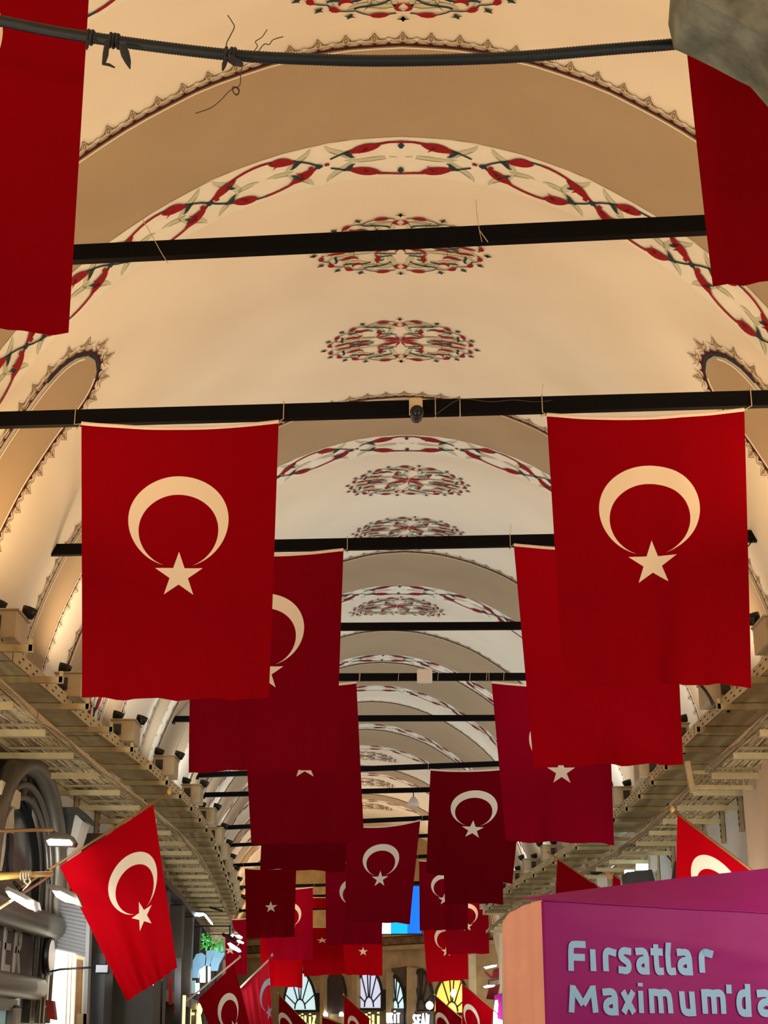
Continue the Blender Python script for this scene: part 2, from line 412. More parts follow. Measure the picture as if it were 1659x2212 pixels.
def medallion(D, a=.79, b=.50, s0=0, rot=0, lod=1):
    cr, sr = math.cos(rot), math.sin(rot)
    def Q(x, y): return (s0 + (x*cr - y*sr)*a, D + (x*sr/1.0 + y*cr)*b)
    def rb(m, pts, w, off): ribbon(m, [Q(*p) for p in pts], w, off)
    for qx in (-1, 1):
        for qy in (-1, 1):
            def T(p): return [(x*qx, y*qy) for x, y in p]
            # outer lobes
            for t0, t1, m in ((4,22,RED),(22,42,RED),(42,62,RED),(62,86,RED)):
                n = 8; pts = []
                for i in range(n+1):
                    t = math.radians(t0+(t1-t0)*i/n); r = .93 + .055*math.sin(math.pi*i/n)
                    pts.append((r*math.cos(t), r*math.sin(t)))
                rb(TEAL, T(pts), .0065, .014)
                rb(m, T(pts[1:6] if t0 != 62 else pts[3:8]), leafw(4, .026), .016)
            for t in (0, 22, 42, 62, 90):
                c, s = math.cos(math.radians(t)), math.sin(math.radians(t))
                rb(TEAL, T([(c*1.0, s*1.0),(c*1.045, s*1.06),(c*1.10, s*1.12)]), [.004,.02,.003], .015)
                tx, ty = -s*.06, c*.06
                rb(TEAL, T([(c*1.045-tx, s*1.06-ty),(c*1.045, s*1.06),(c*1.045+tx, s*1.06+ty)]), [.002,.010,.002], .0155)
            # sage scrolls
            for p, w in (([(.1,.1),(.35,.35),(.2,.6),(.35,.8)],.030),([(.55,.1),(.5,.4),(.75,.35),(.62,.62)],.034),([(.3,.2),(.6,.25),(.8,.1),(.88,.3)],.032),
                         ([(.05,.75),(.2,.85),(.3,.65),(.5,.75)],.028),([(.7,.5),(.6,.6),(.5,.5),(.4,.62)],.026),([(.15,.4),(.1,.5),(.12,.7),(.05,.8)],.024),([(.9,.05),(.75,.02),(.7,.15),(.55,.06)],.026)):
                pts = bez(p, 8); rb(SAGE, T(pts), leafw(8, w*1.3), .010)
                if lod: rb(LINE, T([(x+.012, y+.03) for x, y in pts]), .0025, .012)
            # red scrolls
            for p, w in (([(.0,.0),(.12,.25),(.28,.05),(.32,.30)],.016),([(.32,.30),(.2,.45),(.34,.5),(.26,.62)],.020),([(.5,.42),(.6,.2),(.66,.42),(.76,.34)],.020),
                         ([(.62,.06),(.72,.2),(.82,.02),(.9,.12)],.016),([(.0,.70),(.10,.78),(.08,.86),(.0,.88)],.014),([(.40,.14),(.5,.0),(.58,.18),(.66,.1)],.014),
                         ([(.45,.66),(.52,.52),(.6,.6),(.58,.68)],.018)):
                rb(RED, T(bez(p, 8)), leafw(8, w), .015)
            for p, w in (([(.1,.38),(.3,.34),(.36,.5),(.3,.58),(.2,.5)],.009),([(.36,.02),(.5,.12),(.6,-.04),(.7,.06)],.009),([(.36,.56),(.5,.7),(.62,.48),(.7,.56)],.010),
                         ([(.12,.62),(.2,.78),(.4,.7),(.45,.78)],.009),([(.78,.2),(.82,.3),(.74,.36),(.8,.44)],.012),([(.05,.3),(.15,.36),(.2,.24),(.3,.26)],.008)):
                rb(TEAL, T(bez(p, 8)), w, .0145)
            for k in (15, 45, 75):
                c, s = math.cos(math.radians(k)), math.sin(math.radians(k))
                rb(RED, T([(c*.03,s*.05),(c*.13,s*.14),(c*.25,s*.26)]), [.003,.015,.003], .0165)
def niche(Dc, side, hw=.37, top_lat=2.72, lod=1):
    s1 = s_of_lat(top_lat); s2 = SMAX
    # tan panel, rounded at the top, standing a little proud
    rowsA = []
    R = hw*1.15
    n = 26; L = []
    for i in range(n+1):
        d = (s2-s1)*(i/n)**1.4
        h = hw*math.sqrt(max(0, 1-(1-d/R)**2)) if d < R else hw
        L.append((s1+d, h))
    off = .03
    for s, h in L: rowsA.append([vault(side*s, Dc-h, off), vault(side*s, Dc, off), vault(side*s, Dc+h, off)])
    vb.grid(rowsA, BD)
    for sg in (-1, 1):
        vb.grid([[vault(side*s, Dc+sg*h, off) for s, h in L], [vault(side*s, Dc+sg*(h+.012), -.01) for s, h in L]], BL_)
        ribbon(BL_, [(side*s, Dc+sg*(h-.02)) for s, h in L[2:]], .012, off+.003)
    # outline: down one leg, round the head and down the other
    g = hw+.045; pts = []
    yb = s2
    for i in range(31): pts.append((yb+(s1+R-yb)*i/30, -g))
    for i in range(1, 24):
        t = math.pi*i/24; pts.append((s1+R-math.sin(t)*(R+.05), -g*math.cos(t)))
    for i in range(31): pts.append((s1+R+(yb-s1-R)*i/30, g))
    cum = [0]
    for a, b in zip(pts, pts[1:]): cum.append(cum[-1]+math.hypot(b[0]-a[0], b[1]-a[1]))
    LT = cum[-1]
    def fn(t):
        t = min(max(t, 0), LT)
        for i in range(len(cum)-1):
            if t <= cum[i+1]+1e-9:
                k = (t-cum[i])/max(1e-6, cum[i+1]-cum[i]); a, b = pts[i], pts[i+1]
                s = a[0]+(b[0]-a[0])*k; d = a[1]+(b[1]-a[1])*k
                tx, ty = b[0]-a[0], b[1]-a[1]; l = math.hypot(tx, ty) or 1
                nx, ny = ty/l, -tx/l
                if nx*(s-s1-R-.3) + ny*d < 0: nx, ny = -nx, -ny
                return (side*s, Dc+d, side*nx, ny)
        return (side*pts[-1][0], Dc+pts[-1][1], 0, 1)
    crest(fn, LT, .2, .17, lod, .012)
    hp = [fn(LT*(.5+.12*(i/8-.5)*2)) for i in range(9)]
    ribbon(TEAL, [(p[0]-p[2]*.02, p[1]-p[3]*.02) for p in hp], .018, .015)
for i, (a, b) in enumerate(ARCH):
    if a < 3.5: continue
    lod = 1 if a < 28 else 0
    far = a > 40
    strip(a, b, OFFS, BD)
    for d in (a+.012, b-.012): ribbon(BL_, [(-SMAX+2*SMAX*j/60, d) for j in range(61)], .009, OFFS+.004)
    # crest on the near side, floral band on the far side
    crest(lambda t, a=a: (-SMAX+t, a-.008, 0, -1), 2*SMAX, .215, .15, lod)
    nxt = ARCH[i+1][0] if i+1 < len(ARCH) else 99
    hw = min(.31, (nxt-b-.05)/2)
    if hw > .12:
        strip(b+.01, b+2*hw, .004, FB, side=False)
        floral(b+hw, hw, SMAX, lod)
for D, s0, rot in ((8.62,0,0),(12.45,0,0),(14.5,-.02,0),(18.75,.0,.18),(20.75,.02,.1),(24.9,.02,.05),(39.5,.1,0),(43.8,.1,0),(48.7,.1,0)):
    medallion(D, s0=s0, rot=rot, lod=1 if D < 26 else 0, b=.50 if D < 30 else .6)
for m in (13.42, 19.6, 25.1):
    for sg in (-1, 1):
        for side in (-1, 1):
            if m == 25.1 and sg == 1: continue
            niche(m+sg*1.3, side, lod=1 if m < 21 else 0)
for m in (44.2, 50.5):
    for side in (-1, 1): niche(m, side, hw=.5, lod=0)
tag(vb.build('ceiling', CM, origin=(0,0,0)), kind='structure')

# side walls below the springing, floor, back wall
def wall(side, name):
    w = MB(); rr = []
    for z in (0, 1.5, 3.0, 4.0):
        rr.append([Vector((wx(D, side), D, z)) for D in Ds])
    rr.append([vault(side*SMAX, D, -.002) for D in Ds])
    w.grid(rr, 0)
    # outer skin so the wall has thickness
    w.grid([[p+Vector((side*.4,0,0)) for p in r] for r in rr], 0)
    tag(w.build(name, 'wall', origin=(side*3.8,0,0)), kind='structure')
wall(-1, 'wall_left'); wall(1, 'wall_right')
w = MB(); w.grid([[Vector((-9,D,0)), Vector((9,D,0))] for D in (-6, 20, 45, 66)], 0, False)
tag(w.build('floor', 'floor', origin=(0,0,0)), kind='structure')
# ---------------------------------------------------------------- iron tie bars across the street
HB = CZ + 4.45
BARS = {}
def wall_hit(p, d, side, hgt):
    # walk along the bar until it meets the vault at this height
    lat = 0
    for (x, z), (x2, z2) in zip(_PR, _PR[1:]):
        if z >= hgt >= z2: lat = x + (x2-x)*(z-hgt)/(z-z2)
    q = Vector(p); t = 0
    while t < 9:
        q = Vector(p) + d*t
        if side*(q.x - cl(q.y)) >= lat*interp(_KX, q.y) + .0: break
        t += .01
    return q
ORD = ['nearest','second','third','fourth','fifth','sixth','seventh','eighth','ninth','tenth','eleventh','twelfth','thirteenth','fourteenth']
BL = [('b2',160,550,1515,487,.105,'nearest, no flags on it'),
      ('b3',0,908,1659,862,.12,'holding two large flags and the camera'),
      ('b4',35,1190,1659,1158,.11,'its left end bare'),
      ('b5',740,1354,1122,1352,.085,'empty, between the upper flag pairs'),
      ('b6',740,1463,1130,1462,.095,'carrying the white box'),
      ('b7',775,1552,1065,1551,.085,'empty, just behind the white box bar'),
      ('b8',470,1673,1075,1650,.09,'tilting up over the right crescent flag'),
      ('b9',450,1717,925,1706,.09,'with a small white bell lamp'),
      ('b10',463,1789,925,1767,.095,'holding the central crescent flag'),
      ('b11',475,1827,905,1806,.08,'empty, just behind the central flag'),
      ('b12',470,1871,895,1851,.09,'pale hem under its left part'),
      ('b13',495,1917,900,1907,.09,'left of the lone star flag'),
      ('b14',510,1941,905,1929,.08,'thin, above a far red flag'),
      ('b15',490,1968,905,1957,.085,'the farthest of all')]
for i, (k, x1, y1, x2, y2, th, note) in enumerate(BL):
    hb = HB - {'b14': .1, 'b15': .42}.get(k, 0)
    a = at_z(x1, y1, hb); b = at_z(x2, y2, hb)
    d = (b-a).normalized(); mid = (a+b)/2
    L = wall_hit(mid, -d, -1, 4.45); R = wall_hit(mid, d, 1, 4.45)
    if k == 'b4': L = at_z(46, 1190, HB)
    m = MB(); m.bar(L, R, .06, th)
    t = thing('tie_bar', (L+R)/2, 'black iron tie bar across the vault, ' + note, 'bar', 'iron tie bars across the street')
    m.build('bar', 'bar', t)
    for e, s in ((L, 1), (R, -1)):
        pm = MB(); pm.bar(e, e + d*s*.04, .12, th+.05); pm.build('wall_plate', 'bar', t)
    BARS[k] = (L, R, d, th)
def bar_at(k, px, dz=0, dy=0):
    # point on bar k seen at column px
    L, R, d, th = BARS[k]
    lo, hi = 0.0, (R-L).length
    for _ in range(40):
        t = (lo+hi)/2; p = L + d*t
        zc = p.y*ct + (p.z-CZ)*st
        if 829.5 + F*p.x/zc < px: lo = t
        else: hi = t
    return L + d*t + Vector((0, dy, dz))

# ---------------------------------------------------------------- hanging flags
def cloth(name, P, uvmap, m, parent, nx=22, ny=30, fold=.02, seed=0, sagtop=0, ripple=.05, scallop=0):
    """P = TL,TR,BL,BR world corners; folds push the sheet along its normal"""
    rnd = random.Random(seed)
    TL, TR, BLc, BR = P
    nrm = (TR-TL).cross(BLc-TL).normalized()
    if nrm.y > 0: nrm = -nrm
    ph = [rnd.uniform(0, 6.28) for _ in range(6)]; fr = [rnd.uniform(.8, 1.4), rnd.uniform(2.2, 3.4), rnd.uniform(6, 9)]
    mb = MB(); uv = []
    rows = []
    for j in range(ny+1):
        v = j/ny; r = []
        for i in range(nx+1):
            u = i/nx
            p = TL*(1-u)*(1-v) + TR*u*(1-v) + BLc*(1-u)*v + BR*u*v
            sg = 4*u*(1-u)
            p = p + (BLc-TL).normalized()*(sagtop*sg*(1-v)**2)
            p.z -= 0
            amp = fold*(.15 + .85*v**1.2)
            w = math.sin(6.28*fr[0]*u + ph[0] + .8*v)*.9 + math.sin(6.28*fr[1]*u + ph[1] + 1.3*v)*.45
            w2 = math.sin(6.28*fr[2]*u + ph[2])*max(0, (v-.82)/.18)**1.5
            w3 = math.sin(6.28*(fr[2]*.55)*u + ph[4] + 2*v)*.3
            p = p + nrm*(amp*(w + w3) + ripple*.35*w2)
            p = p + (BLc-TL).normalized()*(scallop*v**6*(math.sin(6.28*fr[1]*u+ph[3])*.5 - .4*sg))
            r.append(p); uv.append(uvmap(u, v))
        rows.append(r)
    mb.grid(rows, 0); mb.uv = uv
    o = mb.build(name, m, parent)
    return o, rows
def hang_flag(tl, tr, bl, br, label, bar=None, D=None, group='red crescent flags hung from the tie bars', seed=0, m='flag', sag=.03, fold=.045, hem=True, ties=(0, 1), dback=0, umin=0, umax=1, fl=None, vsc=1.0, shy=0, v0=0.0):
    """corners given as pixel columns/rows; the cloth hangs in the plane of its bar"""
    if bar: dl = bar_at(bar, tl[0]).y - .05 + dback; dr = bar_at(bar, tr[0]).y - .05 + dback
    else: dl = dr = D
    TL = at_D(tl[0], tl[1], dl); TR = at_D(tr[0], tr[1], dr)
    B1 = at_D(bl[0], bl[1], dl+shy); B2 = at_D(br[0], br[1], dr+shy)
    t = thing('hanging_flag', (TL+TR)/2, label, 'flag', group)
    o, rows = cloth('cloth', (TL, TR, B1, B2), lambda u, v: (umin+(umax-umin)*u, v0+v*vsc), M[m], t, sagtop=sag*(TR-TL).length, fold=fold, seed=seed, scallop=.02, ny=30)
    w = (TR-TL).length
    if hem:
        h = MB(); top = rows[0]
        up = Vector((0, 0, .026))
        h.grid([[p + up*1.0 + Vector((0,-.004,0)) for p in top], [p + Vector((0,-.012,.012)) for p in top], [p + Vector((0,-.006,-.004)) for p in top]], 0)
        h.grid([[p + up*1.0 + Vector((0,.004,0)) for p in top], [p + Vector((0,.010,.012)) for p in top], [p + Vector((0,.004,-.004)) for p in top]], 0)
        h.build('canvas_hem', 'hem', t)
    if bar:
        for e in ties:
            p = TL if e == 0 else TR
            b = bar_at(bar, (tl if e == 0 else tr)[0] + (-12 if e == 0 else 12)*w/1.5*(10/max(dl,5)))
            th = BARS[bar][3]
            s = MB(); c = .045
            s.tube([p+Vector((0,0,.01)), b+Vector((0,-c,-th/2-.01)), b+Vector((0,-c,th/2+.01)), b+Vector((0,c,th/2+.01)), b+Vector((0,c,-th/2-.01)), p+Vector((0,.005,.015))], .004, 5)
            if e == 0: s.tube([b+Vector((0,-c,th/2)), b+Vector((.01,-c-.01,th/2+.09))], .0025, 4)
            s.build('tie_string', 'thread', t)
    return t
hang_flag((-548,-235),(207,-250),(-585,690),(153,727),'huge red flag cut off at the upper left corner, crescent edge showing',D=5.75,seed=1,group='two large flags nearest the viewer')
hang_flag((1448,-250),(2200,-250),(1534,630),(2275,545),'huge red flag filling the upper right edge, under the stone block',D=5.75,seed=2,group='two large flags nearest the viewer')
hang_flag((176,918),(602,914),(178,1510),(582,1512),'large red crescent flag, left one of the front pair below the camera bar','b3',seed=3,fold=.04)
hang_flag((1181,900),(1608,888),(1216,1486),(1625,1481),'large red crescent flag, right one of the front pair below the camera bar','b3',seed=4,fold=.04)
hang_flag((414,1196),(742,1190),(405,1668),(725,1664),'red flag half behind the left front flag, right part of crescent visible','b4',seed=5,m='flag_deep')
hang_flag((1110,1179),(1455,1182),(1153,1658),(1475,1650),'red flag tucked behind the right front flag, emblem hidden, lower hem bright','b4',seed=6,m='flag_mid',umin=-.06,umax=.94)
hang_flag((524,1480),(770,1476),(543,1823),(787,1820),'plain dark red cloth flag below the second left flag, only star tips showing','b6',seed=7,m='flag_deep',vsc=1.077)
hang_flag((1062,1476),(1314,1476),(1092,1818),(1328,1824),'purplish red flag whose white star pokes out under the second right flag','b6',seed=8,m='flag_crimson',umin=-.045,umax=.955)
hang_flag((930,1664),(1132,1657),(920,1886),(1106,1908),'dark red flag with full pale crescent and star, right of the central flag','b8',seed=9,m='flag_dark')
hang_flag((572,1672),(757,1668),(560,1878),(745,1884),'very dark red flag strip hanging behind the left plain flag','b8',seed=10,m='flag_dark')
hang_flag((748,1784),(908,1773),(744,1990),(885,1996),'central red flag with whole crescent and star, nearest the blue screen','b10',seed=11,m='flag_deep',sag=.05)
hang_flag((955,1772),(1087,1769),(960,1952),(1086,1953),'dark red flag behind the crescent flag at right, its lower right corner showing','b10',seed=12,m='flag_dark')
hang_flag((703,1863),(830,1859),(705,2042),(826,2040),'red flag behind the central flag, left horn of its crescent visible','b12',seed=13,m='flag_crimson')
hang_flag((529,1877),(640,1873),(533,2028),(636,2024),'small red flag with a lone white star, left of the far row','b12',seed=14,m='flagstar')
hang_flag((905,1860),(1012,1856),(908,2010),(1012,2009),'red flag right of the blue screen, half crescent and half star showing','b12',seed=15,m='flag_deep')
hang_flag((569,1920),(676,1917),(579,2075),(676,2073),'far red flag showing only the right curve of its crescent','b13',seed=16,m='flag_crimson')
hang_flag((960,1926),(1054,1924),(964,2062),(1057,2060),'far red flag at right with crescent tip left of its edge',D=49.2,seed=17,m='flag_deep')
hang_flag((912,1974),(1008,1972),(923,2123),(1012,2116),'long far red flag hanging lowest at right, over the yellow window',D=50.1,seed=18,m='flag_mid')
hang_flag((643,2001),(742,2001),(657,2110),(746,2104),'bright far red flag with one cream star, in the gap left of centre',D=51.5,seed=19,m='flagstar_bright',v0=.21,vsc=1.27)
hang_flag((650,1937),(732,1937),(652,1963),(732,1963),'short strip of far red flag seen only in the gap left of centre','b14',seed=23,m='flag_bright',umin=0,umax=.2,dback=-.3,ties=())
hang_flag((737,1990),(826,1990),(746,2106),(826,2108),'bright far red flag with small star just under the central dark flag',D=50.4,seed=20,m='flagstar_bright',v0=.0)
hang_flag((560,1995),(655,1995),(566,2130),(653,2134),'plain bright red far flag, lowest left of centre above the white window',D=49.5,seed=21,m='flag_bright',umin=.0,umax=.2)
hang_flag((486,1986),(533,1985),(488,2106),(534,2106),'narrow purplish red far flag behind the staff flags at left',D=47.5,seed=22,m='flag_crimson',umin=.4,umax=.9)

# ---------------------------------------------------------------- ribbed conduit with rags and wires
path_px = [(-1500,-420),(-900,-190),(-400,-40),(0,45),(190,80),(480,117),(700,129),(870,131),(1100,124),(1300,108),(1480,93),(1659,70),(1800,50),(2400,-60),(3000,-200)]
def smooth_path(pts, n):
    out = []
    for i in range(len(pts)-1):
        p0, p1, p2, p3 = pts[max(i-1,0)], pts[i], pts[i+1], pts[min(i+2,len(pts)-1)]
        for k in range(n):
            t = k/n
            out.append(tuple(.5*((2*b)+(-a+c)*t+(2*a-5*b+4*c-d)*t*t+(-a+3*b-3*c+d)*t**3) for a, b, c, d in zip(p0, p1, p2, p3)))
    out.append(tuple(pts[-1])); return out
pp = [at_D(x, y, 5.0) for x, y in smooth_path(path_px, 40)]
# resample evenly at 6 mm
res = [pp[0]]; acc = 0
for a, b in zip(pp, pp[1:]):
    l = (b-a).length; t = .006-acc
    while t <= l: res.append(a+(b-a)*(t/l)); t += .006
    acc = (acc+l) % .006
res = [p for p in res if abs(p.x-cl(5)) < 3.85]
c = MB(); c.tube(res, [.0240 if i % 2 else .0212 for i in range(len(res))], 12)
tag(c.build('ribbed_conduit', 'conduit'), 'dark ribbed conduit sagging across the top of the view', 'conduit')
def near(px):
    return min(res, key=lambda p: abs(829.5+F*p.x/(p.y*ct+(p.z-CZ)*st)-px))
def rag(px, n, label, tails):
    p = near(px); m = MB()
    for k in range(n):
        o = Vector(((k-(n-1)/2)*.016, 0, 0)); q = near(px + (k-(n-1)/2)*10)
        m.tube([q + Vector((.006*math.sin(a*.7+k), .026*math.cos(a), .026*math.sin(a))) for a in [6.283*j/14 for j in range(15)]], .0065, 6, caps=False)
    t = thing('rag_tie', p, label, 'rag', 'rags and wires tied on the conduit')
    m.build('knot', 'cloth_wrap', t)
    for pts in tails:
        f = MB(); W = [at_D(x, y, 4.96) for x, y, _ in pts]
        f.tube(W, [w for _,_,w in pts], 6); f.build('tail', 'cloth_wrap', t)
rag(195, 2, 'short rag knot on the conduit at the flag edge', [[(190,88,.008),(188,102,.006),(187,108,.002)]])
rag(248, 3, 'black rag tied on the conduit with two hanging tails', [[(232,90,.01),(228,118,.012),(224,138,.008),(236,140,.006),(248,146,.003)], [(262,98,.012),(270,115,.020),(276,132,.014),(281,149,.002)]])
rag(498, 3, 'dark rag knot with a pale plastic wisp, centre left of the conduit', [[(490,125,.008),(484,140,.010),(481,152,.004)], [(495,125,.014),(508,134,.017),(524,140,.008)]])
def wire(name, pxs, D, r, label, cat, m='wire', group=None):
    pts = [at_D(x, y, D) for x, y in smooth_path(pxs, 6)]
    w = MB(); w.tube(pts, r, 5); return tag(w.build(name, m), label, cat, group)
wire('wire', [(491,112),(489,95),(497,78),(506,58),(500,45),(492,33)], 4.95, .0022, 'stiff bent wire standing up from the rag knot', 'wire')
wire('wire', [(545,115),(556,100),(552,90),(566,80),(577,64)], 4.95, .0019, 'curly wire end rising right of the rag knot', 'wire')
wire('wire', [(556,114),(568,98),(574,95),(582,96),(590,86),(612,79)], 4.95, .0019, 'wavy wire end pointing right above the conduit', 'wire')
wire('wire', [(524,138),(520,160),(519,180),(514,188),(503,192),(507,203),(516,200),(512,190),(502,188),(505,200),(512,206),(517,196),(510,188),(492,200),(478,215),(455,233),(422,245)], 4.93, .0018, 'hanging wire with a small coil below the conduit', 'wire')
wire('thread', [(287,445),(310,478),(330,512),(348,545),(363,569)], 7.0, .0022, 'pale thread hanging slanted by the left end of the second bar', 'thread', 'thread')
wire('thread', [(1028,432),(1031,470),(1036,500),(1041,522)], bar_at('b2',1036).y-.05, .0022, 'pale thread stub standing on the second bar', 'thread', 'thread')
wire('thread', [(1036,498),(1046,512),(1054,523)], bar_at('b2',1036).y-.06, .003, 'short thread end crossing the second bar', 'thread', 'thread')
wire('wire', [(940,900),(945,893),(985,866),(1010,862),(1060,868),(1110,864),(1160,868),(1230,861),(1310,857),(1400,868)], bar_at('b3',1100).y-.05, .0035, 'thin camera cable trailing along the third bar', 'wire')
for x in (993, 940):
    th = .12; b = bar_at('b3', x); s = MB()
    s.tube([b+Vector((0,-.04,-.09)), b+Vector((0,-.04,.075)), b+Vector((0,.04,.075)), b+Vector((0,.04,-.07))], .004, 5)
    tag(s.build('string_loop', 'thread'), 'string looped round the bar right of the camera' + (', the farther one' if x == 993 else ', beside its housing'), 'string')
for x in (860, 945, 1014, 1050, 1087, 777):
    b = bar_at('b6', x); s = MB()
    s.tube([b+Vector((0,-.04,-.055)), b+Vector((.01,-.04,.055)), b+Vector((0,.04,.055))], .004, 4)
    tag(s.build('string_loop', 'thread'), 'thin string loop round the bar that carries the white box', 'string', 'string loops on the white box bar')
for xs, lab in (((62,1160,76,1226), 'short dark wire through the bare left end of the fourth bar'), ):
    wire('wire', [(70,1160),(69,1180),(71,1200),(73,1226)], bar_at('b4',70).y-.06, .006, lab, 'wire', 'bar')
wire('wire', [(1620,1158),(1628,1163),(1622,1172),(1616,1180)], bar_at('b4',1622).y-.06, .006, 'small hooked wire at the right end of the fourth bar', 'wire', 'bar')

# cctv camera on the third bar
b = bar_at('b3', 898); t = thing('security_camera', b, 'small white and black security camera hung under the bar', 'camera')
m = MB(); m.box(b+Vector((0,-.05,-.005)), (.10,.06,.14), bev=.012); m.build('mount', 'boxpaint', t)
m = MB(); R = Matrix.Rotation(math.radians(100), 3, 'X')
m.lathe([(.035,-.10),(.046,-.09),(.048,.02),(.052,.08),(.05,.1),(.04,.102)], b+Vector((.005,-.09,-.085)), 20, axis=R); m.build('body', 'black', t)
m = MB(); m.lathe([(.028,0),(.03,.006),(.012,.01)], b+Vector((.005,-.192,-.103)), 14, axis=R); m.build('lens', 'darkglass', t)
# white box on bar 6
b = bar_at('b6', 917); t = thing('wireless_box', b, 'square white box fixed to the middle of a tie bar', 'box')
m = MB(); m.box(b+Vector((0,-.06,0)), (.20,.06,.19), bev=.018); m.build('housing', 'white', t)
m = MB(); m.box(b+Vector((0,-.005,.0)), (.05,.10,.13)); m.build('clamp', 'bar', t)
# white bell lamp on bar 9
b = bar_at('b9', 893); t = thing('bell_lamp', b+Vector((0,0,-.2)), 'small white bell lamp hanging from a far bar', 'lamp')
m = MB(); m.tube([b, b+Vector((0,0,-.14))], .012, 6); m.build('stem', 'black', t)
m = MB(); m.lathe([(.03,-.13),(.06,-.16),(.10,-.22),(.115,-.30),(.11,-.31)], b, 16); m.build('shade', 'white', t)
# near stone block at the top right
m = MB(); poly = [(1475,-60),(1488,-5),(1530,14),(1580,38),(1625,62),(1662,80),(1760,190),(1900,330),(2300,380),(2300,-420),(1500,-420)]
P = [at_D(x, y, 4.55) for x, y in poly]
m.prism(P, (0,.3,0)); tag(m.build('stone_block', 'stone'), 'rough grey stone block cut off by the top right corner', 'stone')
# ---------------------------------------------------------------- cable trays, brackets and floodlights along both walls
ORDN = ['nearest','second','third','fourth','fifth','sixth','seventh','eighth','ninth','tenth','eleventh','twelfth','thirteenth','fourteenth','fifteenth','sixteenth','seventeenth','eighteenth','nineteenth','twentieth','twenty-first','twenty-second','twenty-third','twenty-fourth','twenty-fifth','twenty-sixth','twenty-seventh','twenty-eighth','twenty-ninth','thirtieth','thirty-first','thirty-second','thirty-third','thirty-fourth','thirty-fifth','thirty-sixth']
SN = {-1: 'left', 1: 'right'}
HU, HL = CZ+2.94, CZ+2.48          # upper and lower tray heights
def P3(D, side, lat, z): return Vector((wx(D, side, lat), D, z))
_EX = {-1: [(9,.3),(12,.27),(13.5,.22),(15,.2),(17,.1),(20,.02),(22,0)], 1: [(9,.15),(13.25,.12),(15,.04),(17,0)]}
def P3u(D, side, lat, z): return P3(D, side, lat + interp(_EX[side], D)*max(0, min(1, (3.8-lat)/.8)), z)
